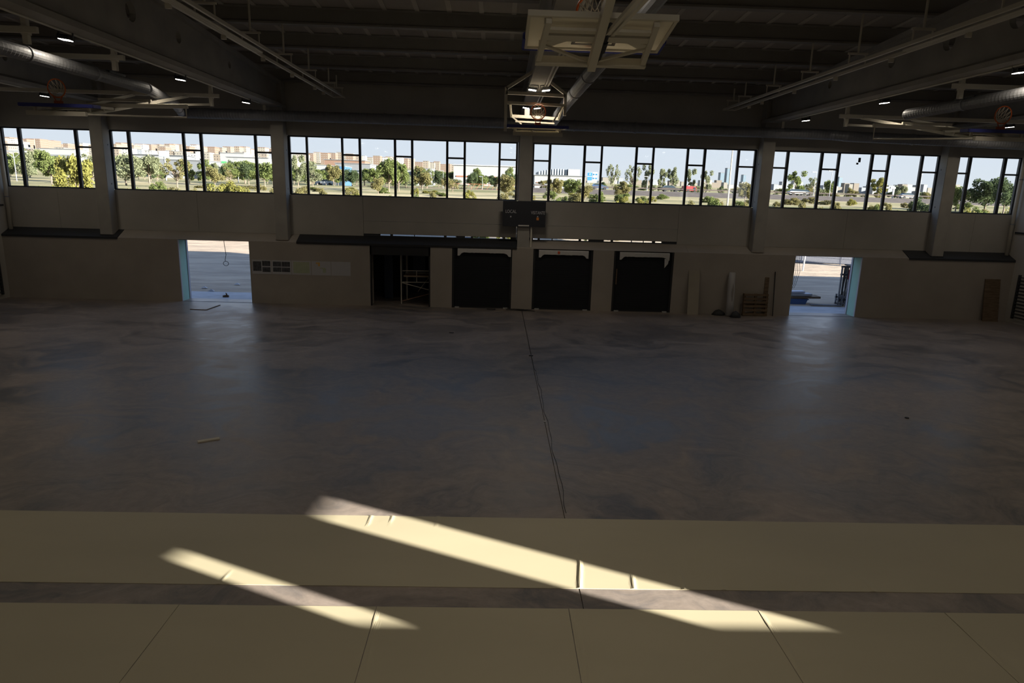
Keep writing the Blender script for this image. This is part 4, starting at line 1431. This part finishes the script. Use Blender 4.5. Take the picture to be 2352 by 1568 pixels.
# far skyline: apartment blocks on the hill (left) to low city (right)
SKY = [(-20, 316), (12, 316), (40, 320), (70, 319), (100, 322), (130, 326), (172, 327), (200, 331), (262, 328), (300, 329), (345, 332), (400, 331), (440, 332), (470, 338), (540, 337), (590, 338), (625, 338),
       (668, 350), (700, 352), (760, 350), (820, 353), (850, 357), (890, 359), (930, 364), (1000, 371), (1040, 374)]
random.seed(21)
COLN = ['tan', 'brick red', 'cream', 'white', 'grey']
x = -15.0
while x < 1040:
    if not (205 < x < 250 or 630 < x < 660):
        w_ = random.uniform(10, 19)
        top = lerp_tab(SKY, x + w_ / 2) + random.choice((-1, 0, 0, 1, 3, 5))
        ci = random.choices((0, 1, 2, 3), (4, 3, 3, 1.5))[0]
        if 66 < x < 128:
            ci = 1
        nblk = globals().get('nblk', 0) + 1
        Y = 1000 + (nblk % 4) * 45
        building('apartment_block', x, x + w_, top, Y, FAC[ci], '%s apartment block on the far hill skyline' % COLN[ci], '%s apartment blocks on the far hill' % COLN[ci], depth=18, roof=random.choice((M_ROOFT, M_GREYB, M_ROOFT)))
        x += w_ * random.uniform(0.8, 1.2)
    else:
        x += 5
x = 0.0
while x < 700:                    # second, lower row on the slope
    if not (205 < x < 250 or 630 < x < 660):
        w_ = random.uniform(12, 26)
        top = lerp_tab(SKY, x + w_ / 2) + random.uniform(12, 24)
        ci = random.choices((0, 2, 3, 4), (3, 3, 3, 2))[0]
        building('apartment_block', x, x + w_, top, 720 + (int(x) % 4) * 35, FAC[ci], '%s low block in the second row down the slope' % COLN[ci], '%s blocks in the second row' % COLN[ci], depth=14)
        x += w_ * random.uniform(1.0, 1.9)
    else:
        x += 5
x = 1215.0
while x < 2345:                   # low distant city on the right
    w_ = random.uniform(7, 15)
    top = 407 + (x - 1215) * 0.022 + random.uniform(-5, 8)
    nblk = globals().get('nblk', 0) + 1
    ci = random.choices((0, 2, 3, 4), (2, 3, 3, 3))[0]
    building('city_block', x, x + w_, top, 2100 + (nblk % 5) * 70, FAC[ci], '%s block of the low distant city' % COLN[ci], '%s blocks of the distant city' % COLN[ci], depth=25)
    x += w_ * random.uniform(0.8, 1.5)
for px, w_, top, nm in ((1660, 9, 397, 'short blue glass tower'), (1676, 10, 387, 'tallest blue glass tower'), (1711, 6, 402, 'slim blue glass tower'), (1932, 8, 407, 'lone blue glass tower far right')):
    building('office_tower', px - w_ / 2, px + w_ / 2, top, 2900, M_TOWER, '%s of the distant city' % nm, None, depth=30)
# mid-distance sheds and factories
building('factory', 1042, 1188, 381, 420, M_WFAC, 'long white factory hall with red band behind the overpass', None, 30, roof=M_WPAINT, band=(M_REDTRIM, 0.50, 0.55))
building('factory', 955, 992, 388, 360, M_WFAC, 'white stepped office building among trees', None, 20, band=(M_CGLASS, 0.55, 0.68))
building('factory', 932, 960, 392, 380, M_WFAC, 'low white annex left of the white office building', None, 16)
building('shop_building', 757, 792, 382, 300, M_BLUEB, 'bright blue fronted shop building behind trees', None, 14, band=(M_CGLASS, 0.02, 0.66))
building('shop_building', 722, 757, 380, 310, M_WFAC, 'white shop building left of the blue one', None, 14, band=(M_CGLASS, 0.45, 0.7))
building('warehouse', 770, 850, 376, 420, M_GREYB, 'grey warehouse behind the blue shop building', None, 25, band=(M_CGLASS, 0.6, 0.66))
building('warehouse', 745, 838, 368, 520, M_ROOFT, 'long terracotta warehouse under the skyline', None, 20)
building('warehouse', 300, 420, 356, 520, M_GREYB, 'long grey warehouse on the left hillside', None, 20, band=(M_WFAC, 0.75, 0.9))
building('warehouse', 375, 470, 368, 360, M_GREYB, 'dark grey hall below the grey warehouse', None, 20, band=(M_WFAC, 0.1, 0.3))
building('warehouse', 505, 560, 352, 560, M_WFAC, 'white stepped showroom on the left hillside', None, 20, band=(mat('green_sign', (0.05, 0.3, 0.1), 0.6), 0.45, 0.55))
building('warehouse', 520, 615, 362, 470, M_WFAC, 'low white sheds below the stepped showroom', None, 20, band=(M_GREYB, 0.3, 0.5))
building('warehouse', 92, 172, 342, 620, M_WFAC, 'long white shed on the hill behind the yellow tree', None, 18, band=(M_GREYB, 0.3, 0.6))
building('white_hall', 1228, 1345, 404, 330, M_WFAC, 'long white viaduct-like hall with red edge left of the blue signs', None, 12, band=(M_REDTRIM, 0.62, 0.66))
building('white_hall', 1228, 1268, 424, 240, M_WFAC, 'low white wall building at the foot of the long hall', None, 8)
# stadium with ribbed roof
A, B = at(1237, 402, 520), at(1322, 404, 520)
o = thing('stadium', 'low stadium with ribbed curved roof beyond the white hall', 'stadium', ((A.x + B.x) / 2, 520, A.z - 10))
part('stand', M_GREYB, o, lambda b: b.box(A.x, B.x, 520, 560, tz(A.x, 520) - 2, A.z + 0.5))
for k in range(14):
    t0 = k / 14
    xx = A.x + (B.x - A.x) * t0
    zt = A.z + 0.5 + 4.6 * math.sin(math.pi * min(1, 0.16 + t0 * 0.62))
    part('roof_rib', mat('blue_grey_rib', (0.24, 0.28, 0.33), 0.6), o, lambda b: b.box(xx, xx + (B.x - A.x) / 14 * 0.62, 519, 558, A.z + 0.5, zt))
part('stair_tower', M_WFAC, o, lambda b: b.box(B.x - 6, B.x + 3, 518, 530, A.z - 3, A.z + 5))

# trees --------------------------------------------------------------------
TREEMESH = {}


def crown_mesh(kind, seed):
    key = (kind, seed)
    if key in TREEMESH:
        return TREEMESH[key]
    rnd = random.Random(seed * 31 + {'round': 1, 'bush': 2, 'tall': 3, 'sparse': 4}[kind])
    blobs = []
    nb = {'round': 22, 'bush': 20, 'tall': 18, 'sparse': 22}[kind]
    for _ in range(nb):
        if kind == 'round':
            a, r_ = rnd.uniform(0, 6.28), 0.36 * math.sqrt(rnd.random())
            z = rnd.uniform(0.32, 0.86)
            k_ = math.sqrt(max(0.1, 1 - ((z - 0.58) / 0.42) ** 2))
            blobs.append((r_ * k_ * math.cos(a), r_ * k_ * math.sin(a), z, rnd.uniform(0.10, 0.17)))
        elif kind == 'bush':
            a, r_ = rnd.uniform(0, 6.28), 0.38 * math.sqrt(rnd.random())
            z = rnd.uniform(0.08, 0.80) * (1 - r_ * 0.9)
            blobs.append((r_ * math.cos(a), r_ * math.sin(a), z, rnd.uniform(0.10, 0.18)))
        elif kind == 'tall':
            a, r_ = rnd.uniform(0, 6.28), 0.28 * math.sqrt(rnd.random())
            z = rnd.uniform(0.2, 0.92)
            blobs.append((r_ * math.cos(a), r_ * math.sin(a), z, rnd.uniform(0.07, 0.13)))
        else:
            a, r_ = rnd.uniform(0, 6.28), 0.42 * math.sqrt(rnd.random())
            z = rnd.uniform(0.35, 0.95)
            blobs.append((r_ * math.cos(a), r_ * math.sin(a), z, rnd.uniform(0.07, 0.13)))
    b = MB()
    per = {'round': 240, 'bush': 240, 'tall': 190, 'sparse': 80}[kind]
    for bx, by, bz, br_ in blobs:
        for _ in range(per):
            v = Vector((rnd.gauss(0, 1), rnd.gauss(0, 1), rnd.gauss(0, 1))).normalized() * (br_ * rnd.uniform(0.45, 1.05))
            p = Vector((bx, by, bz)) + v
            if p.z > 1.0:
                p.z = 1.0
            s = rnd.uniform(0.016, 0.034)
            u = Vector((rnd.gauss(0, 1), rnd.gauss(0, 1), rnd.gauss(0, 1))).normalized()
            w_ = u.cross(Vector((rnd.gauss(0, 1), rnd.gauss(0, 1), rnd.gauss(0, 1)))).normalized()
            b.add([p - u * s, p + w_ * s * 0.7, p + u * s, p - w_ * s * 0.7], [(0, 1, 2, 3)])
    me = bpy.data.meshes.new('crown')
    me.from_pydata(b.v, [], b.f)
    t = MB()
    t.tube([(0, 0, -0.05), (0.01, 0, 0.2), (0.0, 0.01, 0.6)], [0.03, 0.022, 0.01], 6)
    for bx, by, bz, br_ in blobs[:: (1 if kind == 'sparse' else 3)]:
        t.tube([(0, 0, min(0.35, bz * 0.5)), (bx * 0.5, by * 0.5, bz * 0.75), (bx, by, bz)], [0.012, 0.008, 0.003], 4)
    tm = bpy.data.meshes.new('trunk')
    tm.from_pydata(t.v, [], t.f)
    tm.materials.append(M_TRUNK)
    TREEMESH[key] = (me, tm)
    return me, tm


def tree(px, pyt, hw, Y, kind, leaf, label, group='trees and shrubs outside the windows', check=False):
    top = at(px, pyt, Y)
    r_ = hw * Y / F
    if check and any(x0 - r_ * 0.9 < top.x < x1 + r_ * 0.9 and y0 - r_ * 0.9 < Y < y1 + r_ * 0.9 for x0, x1, y0, y1 in FOOT):
        return None
    FOOT.append((top.x - r_ * 0.8, top.x + r_ * 0.8, Y - r_ * 0.8, Y + r_ * 0.8))
    zb = tz(top.x, Y) - 0.1
    h = max(0.6, top.z - zb)
    o = thing('shrub' if kind == 'bush' else 'tree', label, 'shrub' if kind == 'bush' else 'tree', (top.x, Y, zb), group, rz=random.uniform(0, 6.28))
    me, tm = crown_mesh(kind, int(px) % 3)
    key = ('c', kind, int(px) % 3, leaf)
    if key not in TREEMESH:
        m2 = me.copy()
        m2.materials.clear()
        m2.materials.append(LEAF[leaf])
        TREEMESH[key] = m2
    for nm, mm in (('crown', TREEMESH[key]), ('trunk', tm)):
        ob = bpy.data.objects.new(nm, mm)
        C.objects.link(ob)
        ob.parent = o
        ob.scale = (2 * r_, 2 * r_, h)
    return o


random.seed(77)
TL = [
    # px, top, half width, distance, kind, leaves, words
    (165, 352, 38, 74, 'round', 'yellow', 'big yellow-green tree filling the left corner window'),
    (110, 345, 26, 98, 'round', 'green', 'grey-green tree left of the big yellow-green tree'),
    (60, 338, 24, 150, 'tall', 'grey', 'pale tree behind the street lamp in the left corner window'),
    (85, 392, 22, 66, 'bush', 'green', 'low green shrub under the pale tree'),
    (205, 350, 26, 120, 'sparse', 'grey', 'thin tree beside the leftmost column'),
    (283, 350, 30, 110, 'round', 'grey', 'grey-green tree right of the leftmost column'),
    (275, 402, 26, 63, 'bush', 'yellow', 'yellow-green shrub at the left edge of the second window'),
    (338, 356, 26, 130, 'round', 'grey', 'round grey-green tree below the billboard'),
    (402, 365, 24, 105, 'sparse', 'brown', 'nearly bare branching tree in the second window'),
    (370, 420, 40, 86, 'bush', 'brown', 'wide brown scrub below the bare tree'),
    (492, 390, 30, 68, 'bush', 'yellow', 'bright yellow-green bush in the second window'),
    (535, 398, 26, 86, 'bush', 'yellow', 'smaller yellow-green bush beside the bright one'),
    (560, 368, 26, 150, 'round', 'green', 'green tree behind the yellow-green bushes'),
    (605, 372, 28, 130, 'round', 'green', 'green tree at the right end of the second window'),
    (682, 354, 20, 140, 'tall', 'grey', 'pale poplar at the left end of the third window'),
    (705, 372, 20, 145, 'tall', 'grey', 'pale poplar right of the first poplar'),
    (728, 388, 24, 190, 'round', 'green', 'round green tree in front of the white shop'),
    (748, 390, 12, 200, 'round', 'dark', 'small dark tree at the white shop corner'),
    (790, 386, 16, 170, 'round', 'dark', 'dark tree right of the blue shop'),
    (808, 390, 18, 165, 'round', 'dark', 'second dark tree right of the blue shop'),
    (800, 420, 22, 66, 'bush', 'yellow', 'yellow-green bush low in the third window'),
    (852, 385, 22, 170, 'round', 'green', 'green tree left of the tallest tree'),
    (893, 364, 28, 118, 'round', 'green', 'tallest green tree in the third window'),
    (915, 372, 24, 125, 'round', 'green', 'green tree leaning on the tallest tree'),
    (868, 405, 16, 100, 'round', 'brown', 'brown-green small tree before the tallest tree'),
    (952, 400, 14, 170, 'round', 'dark', 'dark round tree by the white offices'),
    (980, 408, 14, 150, 'round', 'green', 'small green tree before the white offices'),
    (1008, 390, 14, 230, 'round', 'dark', 'dark tree left of the white factory'),
    (1040, 412, 16, 130, 'sparse', 'brown', 'bare brown tree before the overpass'),
    (1082, 395, 16, 220, 'round', 'dark', 'dark tree before the white factory'),
    (1140, 404, 16, 190, 'round', 'dark', 'dark tree at the factory end'),
    (1165, 400, 24, 100, 'round', 'brown', 'brown-green tree beside the scoreboard column'),
    (1160, 430, 18, 64, 'bush', 'yellow', 'yellow-green shrub beside the scoreboard column'),
    (1105, 436, 26, 66, 'bush', 'green', 'low green shrub under the overpass'),
    (1275, 408, 22, 110, 'round', 'brown', 'brown-green tree at the left of the fourth window'),
    (1315, 410, 26, 120, 'round', 'green', 'broad green tree left of the blue signs'),
    (1345, 424, 20, 100, 'round', 'brown', 'brown tree below the blue signs'),
    (1372, 428, 16, 92, 'bush', 'green', 'green shrub below the blue signs'),
    (1410, 432, 20, 68, 'bush', 'yellow', 'yellow-green shrub right of the blue signs'),
    (1428, 425, 22, 105, 'round', 'brown', 'brown tree right of the blue signs'),
    (1410, 378, 14, 260, 'sparse', 'grey', 'bare poplar right of the blue signs'),
    (1455, 380, 16, 260, 'sparse', 'grey', 'bare poplar in the middle of the fourth window'),
    (1490, 378, 16, 240, 'tall', 'grey', 'pale poplar, first of the row before the lorry'),
    (1525, 386, 14, 240, 'tall', 'grey', 'pale poplar, second of the row before the lorry'),
    (1548, 384, 16, 235, 'tall', 'grey', 'pale poplar, third of the row before the lorry'),
    (1588, 386, 16, 240, 'tall', 'grey', 'pale poplar above the red lorry'),
    (1625, 392, 16, 235, 'tall', 'grey', 'pale poplar right of the red lorry'),
    (1600, 436, 24, 76, 'bush', 'brown', 'brown scrub right of the lorry'),
    (1640, 430, 22, 80, 'bush', 'green', 'green scrub left of the tall mast'),
    (1715, 418, 20, 105, 'round', 'brown', 'brown-green tree at the right end of the fourth window'),
    (1774, 440, 16, 66, 'bush', 'yellow', 'yellow-green bush at the left of the fifth window'),
    (1832, 393, 24, 210, 'tall', 'green', 'tall light green tree in the fifth window'),
    (1868, 408, 18, 230, 'sparse', 'grey', 'thin pale tree right of the tall light one'),
    (1908, 412, 14, 220, 'round', 'green', 'round tree before the distant tower'),
    (2022, 408, 24, 190, 'tall', 'yellow', 'yellow-green tree left of the white gantry'),
    (2070, 425, 16, 230, 'round', 'grey', 'pale tree right of the white gantry'),
    (2125, 432, 26, 84, 'bush', 'dark', 'dark bush at the right end of the fifth window'),
    (2205, 424, 22, 95, 'round', 'green', 'green tree at the left of the right corner window'),
    (2200, 440, 24, 62, 'bush', 'yellow', 'yellow-green bush at the left of the right corner window'),
    (2275, 404, 40, 96, 'round', 'dark', 'big dark green tree in the right corner window'),
    (2240, 442, 26, 68, 'bush', 'yellow', 'yellow bush before the big dark tree'),
    (2318, 412, 28, 92, 'round', 'dark', 'dark tree right of the big dark tree'),
    (2330, 432, 26, 62, 'bush', 'yellow', 'yellow-green bush in the far right corner'),
    (2285, 456, 26, 60, 'bush', 'green', 'low green bush under the big dark tree'),
]
for t in TL:
    t = list(t)
    t[2] *= 1.3 if t[0] < 640 else 1.15
    tree(*t)
random.seed(9)
for k in range(70):
    px = random.choice((random.uniform(10, 640), random.uniform(660, 1040)))
    tree(px, 436 + (px - 1140) * 0.0287 - random.uniform(22, 52), random.uniform(14, 26), random.uniform(125, 230), random.choice(('round', 'round', 'tall', 'sparse')), random.choice(('green', 'grey', 'green', 'dark', 'brown')), 'leafy tree in the belt below the hillside blocks', 'tree belt below the hillside blocks', check=True)
for k in range(50):
    px = random.uniform(240, 1220)
    tree(px, 436 + (px - 1140) * 0.0287 + random.uniform(-8, 6), random.uniform(10, 24), random.uniform(70, 120), 'bush', random.choice(('brown', 'yellow', 'green', 'brown')), 'low scrub on the dry field outside the windows', 'low scrub on the dry field', check=True)
random.seed(14)
for k in range(60):
    px = random.uniform(1235, 2330)
    tree(px, 436 + (px - 1140) * 0.0287 + random.uniform(-10, 6), random.uniform(10, 24), random.uniform(66, 125), 'bush', random.choice(('brown', 'green', 'green', 'brown', 'yellow')), 'low scrub below the motorway embankment', 'low scrub below the motorway', check=True)
for k in range(26):
    px = random.uniform(1235, 2330)
    tree(px, 436 + (px - 1140) * 0.0287 - random.uniform(12, 30), random.uniform(10, 18), random.uniform(190, 250), random.choice(('round', 'tall', 'sparse')), random.choice(('grey', 'green', 'brown')), 'leafy tree standing just behind the motorway', 'trees just behind the motorway', check=True)
random.seed(3)
for k in range(80):               # hedges and wild scrub that fill the slope
    px = random.uniform(-10, 1220)
    tree(px, 436 + (px - 1140) * 0.0287 - random.uniform(18, 58), random.uniform(10, 20), random.uniform(260, 560), 'round', random.choice(('green', 'dark', 'grey', 'green')), 'small tree scattered over the far green slope', 'small trees scattered over the far slope', check=True)
for k in range(50):
    px = random.uniform(1230, 2340)
    tree(px, 436 + (px - 1140) * 0.0287 - random.uniform(10, 26), random.uniform(8, 16), random.uniform(280, 700), 'round', random.choice(('green', 'dark', 'grey', 'brown')), 'small tree beyond the motorway', 'small trees beyond the motorway', check=True)
for k in range(34):
    px = random.uniform(1420, 2140)
    tree(px, 436 + (px - 1140) * 0.0287 - random.uniform(4, 10), random.uniform(6, 11), 178, 'bush', random.choice(('dark', 'green')), 'low round hedge bush along the motorway', 'hedge bushes along the motorway', check=True)

# poles, signs, gantry -------------------------------------------------------
def pole(px, pyt, Y, label, r=0.09, head=None, name='street_lamp', m=None, pxb=None):
    a = at(px, pyt, Y)
    zb = tz(a.x, Y) - 0.1
    o = thing(name, label, 'pole' if name != 'street_lamp' else 'street lamp', (a.x, Y, zb))
    part('pole', m or M_GALV, o, lambda b: b.tube([(a.x, Y, zb), (a.x, Y, a.z)], [r, r * 0.6], 6))
    if head == 'double':
        part('lamp_arm', M_GALV, o, lambda b: (b.tube([(a.x, Y, a.z - 1), (a.x - 1.4, Y, a.z)], 0.05, 5), b.tube([(a.x, Y, a.z - 1), (a.x + 1.4, Y, a.z)], 0.05, 5), b.box(a.x - 2.2, a.x + 2.2, Y - 0.2, Y + 0.2, a.z, a.z + 0.25)))
    elif head:
        part('lamp_arm', M_GALV, o, lambda b: b.box(a.x - 0.9, a.x + 0.1, Y - 0.1, Y + 0.1, a.z - 0.1, a.z + 0.05))
    return o


pole(30, 349, 120, 'double-armed street lamp in the left corner window', 0.08, 'double')
pole(1683, 343, 90, 'very tall bare mast in the fourth window', 0.13, name='tall_mast', m=M_BOARDW)
for px, top, Y, nm in ((707, 372, 148, 'third window left'), (1488, 405, 148, 'poplar row'), (1683 + 22, 430, 148, 'mast foot'), (1875, 395, 148, 'fifth window left'), (1912, 392, 148, 'fifth window middle'), (2118, 400, 148, 'fifth window right'), (1018, 392, 180, 'overpass left end'), (1108, 405, 180, 'overpass middle'), (545, 365, 170, 'second window')):
    pole(px, top, Y, 'thin grey street lamp by the %s' % nm, 0.08, 'one')
A, B = at(2037, 429, 150), at(2058, 429, 150)
o = thing('road_gantry', 'white road gantry over the motorway in the fifth window', 'gantry', ((A.x + B.x) / 2, 150, 5.5))
for x in (A.x, B.x):
    part('gantry_leg', M_WPAINT, o, lambda b: b.box(x - 0.15, x + 0.15, 150.6, 150.9, 4.8, A.z))
part('gantry_beam', M_WPAINT, o, lambda b: b.box(A.x - 0.3, B.x + 0.3, 150.5, 151.0, A.z - 0.35, A.z))
for px, nm, k in ((1354, 'left', 0), (1366.5, 'right', 1)):
    A = at(px, 414, 170)
    o = thing('road_sign', 'blue and white motorway sign, %s one of the pair' % nm, 'sign', (A.x, 170, tz(A.x, 170)), 'pair of blue motorway signs')
    B = at(px, 396, 170)
    w_ = 0.58
    part('sign_panel', M_SIGNBLUE if k == 0 else M_WPAINT, o, lambda b: b.box(A.x - w_, A.x + w_, 169.9, 170, A.z, B.z))
    part('sign_border', M_WPAINT, o, lambda b: (b.box(A.x - w_ - .05, A.x + w_ + .05, 169.95, 170.02, B.z, B.z + .08), b.box(A.x - w_ - .05, A.x + w_ + .05, 169.95, 170.02, A.z - .08, A.z), b.box(A.x - w_, A.x + w_, 169.85, 169.95, (A.z + B.z) / 2 - .06, (A.z + B.z) / 2 + .06)))
    if k:
        part('sign_block', M_SIGNBLUE, o, lambda b: [b.box(A.x + sx * .32 - .18, A.x + sx * .32 + .18, 169.85, 169.9, A.z + f * (B.z - A.z) - .2, A.z + f * (B.z - A.z) + .2) for sx in (-1, 1) for f in (.25, .75)])
    else:
        part('sign_block', M_WPAINT, o, lambda b: b.box(A.x - .12, A.x + .12, 169.85, 169.9, B.z - .6, B.z - .2))
    part('sign_post', M_GALV, o, lambda b: b.box(A.x - 0.06, A.x + 0.06, 170, 170.1, tz(A.x, 170) - .1, B.z))
A, B = at(366, 359, 300), at(388, 347, 300)
o = thing('billboard', 'pale blue billboard on a single post on the left hillside', 'billboard', ((A.x + B.x) / 2, 300, tz(A.x, 300)))
part('billboard_panel', mat('pale_blue_board', (0.42, 0.52, 0.66), 0.6), o, lambda b: b.box(A.x, B.x, 299.6, 300, A.z, B.z))
part('billboard_post', M_GREYB, o, lambda b: b.tube([((A.x + B.x) / 2, 300, tz(A.x, 300) - .2), ((A.x + B.x) / 2, 300, A.z)], 0.35, 8))


# vehicles ---------------------------------------------------------------------
def car(px, Y, L_, m, label, zr=6.05):
    A = at(px, 450, Y)
    x, z = A.x, zr
    o = thing('car', label, 'car', (x, Y, z), 'vehicles on the motorway')
    part('body', m, o, lambda b: b.prism([(x - L_ / 2, z + .35), (x + L_ / 2, z + .35), (x + L_ / 2, z + .8), (x + L_ * .3, z + .95), (x - L_ * .45, z + 1.0), (x - L_ / 2, z + .8)], 'y', Y - .85, Y + .85))
    part('cabin', M_CGLASS, o, lambda b: b.prism([(x - L_ * .4, z + .95), (x + L_ * .28, z + .93), (x + L_ * .1, z + 1.42), (x - L_ * .28, z + 1.42)], 'y', Y - .75, Y + .75))
    for sx in (-.3, .3):
        for sy in (-.8, .8):
            part('wheel', M_TYRE, o, lambda b: b.tube([(x + sx * L_, Y + sy - .1, z + .32), (x + sx * L_, Y + sy + .1, z + .32)], .32, 10))
    return o


car(1831, 158, 4.4, M_WPAINT, 'white car on the motorway in the fifth window')
car(1846, 162, 4.4, M_BLACK, 'black car just behind the white car')
car(1538, 158, 4.3, M_BLACK, 'dark car left of the red lorry')
car(2085, 170, 4.3, M_WPAINT, 'white car by the street lamp near the dark bush')
car(1375, 160, 4.2, mat('blue_car_paint', (0.05, 0.09, 0.2), 0.4), 'dark blue car below the blue signs')
car(748, 175, 4.3, M_WPAINT, 'white car parked before the shops', tz(-45, 175))
A = at(1583, 446, 160)
x, z, q = A.x, 6.05, 0.66
o = thing('lorry', 'red lorry on the motorway in the fourth window', 'lorry', (x, 160, z), 'vehicles on the motorway')
part('cargo_box', M_RED, o, lambda b: b.box(x - 2.6 * q, x + .7 * q, 159.2, 160.8, z + .6 * q, z + 2.2 * q))
part('cab', mat('bright_red_paint', (0.36, 0.04, 0.04), 0.4), o, lambda b: b.prism([(x + .8 * q, z + .5 * q), (x + 2.2 * q, z + .5 * q), (x + 2.2 * q, z + 1.2 * q), (x + 1.9 * q, z + 2.0 * q), (x + .8 * q, z + 2.1 * q)], 'y', 159.25, 160.75))
part('windscreen', M_CGLASS, o, lambda b: b.box(x + 1.1 * q, x + 1.85 * q, 159.2, 159.26, z + 1.2 * q, z + 1.8 * q))
for sx in (-1.9, -0.8, 1.6):
    part('wheel', M_TYRE, o, lambda b: b.tube([(x + sx * q, 159.15, z + .42 * q), (x + sx * q, 159.4, z + .42 * q)], .42 * q, 12))
part('roof_box', M_WPAINT, o, lambda b: b.box(x - .9 * q, x - .2 * q, 159.4, 160.6, z + 2.2 * q, z + 2.45 * q))

# site fence and stakes beyond the right doorway -----------------------------
fA, fB = gz(1815, 598), gz(1975, 612)
o = thing('mesh_fence', 'grey wire mesh fence beyond the dirt outside the right doorway', 'fence', ((fA.x + fB.x) / 2, fA.y, 0))
dv = fB - fA


def fpt(t, z):
    return (fA.x + dv.x * t, fA.y + dv.y * t, z + tz(fA.x + dv.x * t, fA.y + dv.y * t))


for t in (-0.55, -0.3, 0.17, 0.73, 1.2):
    part('fence_post', M_WPAINT, o, lambda b: b.tube([fpt(t, -.1), fpt(t, 2.1)], 0.045, 6))
part('fence_mesh', M_GREYB, o, lambda b: [b.bar(fpt(-.6 + k * .018, 0.05), fpt(-.6 + k * .018, 2.0), 0.02) for k in range(104)] + [b.bar(fpt(-.6, z), fpt(1.27, z), 0.02) for z in (0.1, 0.5, 0.9, 1.3, 1.7, 2.0)])
struct(part('side_road', M_ASPH, None, lambda b: b.add([(fA.x - 30, fA.y + 1.4, tz(fA.x, fA.y + 1.4) + .05), (fB.x + 25, fB.y - 1.0, tz(fB.x, fB.y) + .05), (fB.x + 25, fB.y + 7, tz(fB.x, fB.y + 8) + .25), (fA.x - 30, fA.y + 9.4, tz(fA.x, fA.y + 9) + .25)], [(0, 1, 2, 3)])))
A = gz(1843.5, 621)
tag(part('site_stake', M_WPAINT, None, lambda b: b.tube([(A.x, A.y, -.05), (A.x + .1, A.y, 1.9)], 0.06, 6)), 'white stake on the dirt before the mesh fence', 'stake')

# blue bin with boards, outside the right doorway
Z0 = -0.03
A, B = gz(1800, 702, Z0), gz(1855, 703, Z0)
yb = 33.6
A, B = at(1790, 690, yb), at(1856, 690, yb)
o = thing('rubble_bin', 'blue steel bin standing outside the right doorway', 'bin', ((A.x + B.x) / 2, yb, Z0))
zt = at(1830, 686, yb).z
part('bin_body', M_BLUEBIN, o, lambda b: b.prism([(A.x, Z0), (B.x - .12, Z0), (B.x, zt), (A.x - .1, zt)], 'y', yb, yb + 1.2))
part('bin_rim', M_BLUEBIN, o, lambda b: b.box(A.x - .14, B.x + .03, yb - .03, yb + 1.23, zt - .05, zt))
for k, (xa, xb, dz, m, nm) in enumerate(((0, .9, .0, M_RUST, 'dark wooden boards across the blue bin'), (-.1, .62, .12, M_APRON, 'grey boards on top of the wooden ones'), (0, .38, .24, M_LAV, 'white board topmost on the blue bin'))):
    def f(b, k=k, xa=xa, xb=xb, dz=dz):
        b.bar((A.x - .2, yb + .3, zt + dz + .05), (A.x + (B.x - A.x) * (xb + .5), yb + .25, zt + dz + .10), .7 - .15 * k, .10)
    tag(part('board_stack', m, None, f), nm, 'boards', 'boards on the blue bin')

# forklift, seen past the right jamb
A = gz(1922, 704, Z0)
A = at(1923, 704, 33.3)
x, y = A.x, 33.3
o = thing('forklift', 'forklift with raised dark mast and steel forks outside the right doorway', 'forklift', (x + .6, y, Z0))
for dx in (0.0, 0.14, 0.30, 0.42):
    part('mast_rail', M_DARK if dx in (0.14, 0.30) else M_GREYB, o, lambda b: b.bar((x + dx, y + .05 * (dx > .2), Z0), (x + dx + .02, y + .05, 2.02), .055, .09))
for z in (.25, 1.55, 1.95):
    part('mast_crossbar', M_DARK, o, lambda b: b.box(x - .02, x + .46, y + .02, y + .1, z, z + .09))
part('lift_cylinder', mat('yellow_cylinder', (0.55, 0.5, 0.2), 0.5), o, lambda b: (b.tube([(x + .08, y + .12, .9), (x + .08, y + .12, 1.9)], .03, 8), b.tube([(x + .22, y + .12, .9), (x + .22, y + .12, 1.9)], .03, 8)))
part('hose', M_CABLE, o, lambda b: b.tube([(x + .2, y - .02, 1.5), (x + .1, y - .04, .9), (x + .16, y - .02, .4)], .035, 6))
part('carriage', M_GREYB, o, lambda b: (b.box(x - .22, x + .34, y - .12, y - .04, .42, .50), b.box(x - .22, x + .34, y - .12, y - .04, .10, .16), b.box(x - .20, x - .14, y - .12, y - .04, .1, .62), b.box(x + .10, x + .16, y - .14, y - .04, .0, .55)))
for dy, xo in ((-.5, -.35), (.12, -.18)):
    part('fork', M_GREYB, o, lambda b: b.box(x - 1.5, x + .05, y - .12 + dy * .3 - .05, y - .12 + dy * .3 + .05, .02, .06))
part('body', M_DARK, o, lambda b: b.prism([(x + .62, .12), (x + 2.5, .12), (x + 2.55, .95), (x + 1.7, 1.05), (x + 1.3, .65), (x + .62, .62)], 'y', y - .05, y + 1.0))
part('roof_guard', M_DARK, o, lambda b: (b.box(x + .6, x + 2.2, y - .02, y + .98, 1.98, 2.05), b.bar((x + .64, y, .6), (x + .74, y, 2.0), .06), b.bar((x + .64, y + .95, .6), (x + .74, y + .95, 2.0), .06), b.bar((x + 2.1, y, .95), (x + 2.1, y, 2.0), .06), b.bar((x + 2.1, y + .95, .95), (x + 2.1, y + .95, 2.0), .06)))
part('red_plate', M_RED, o, lambda b: b.box(x + .36, x + .50, y + .01, y + .04, 1.35, 1.85))
part('white_plate', M_WPAINT, o, lambda b: b.box(x + .33, x + .47, y + .00, y + .03, .88, 1.25))
part('blue_windscreen', M_BLUEFILM, o, lambda b: b.box(x + .62, x + 1.3, y + .42, y + .44, .75, 1.9))
for dx in (.75, 2.2):
    for dy in (-.08, .95):
        part('wheel', M_TYRE, o, lambda b: b.tube([(x + dx, y + dy - .09, .23), (x + dx, y + dy + .09, .23)], .26, 14))
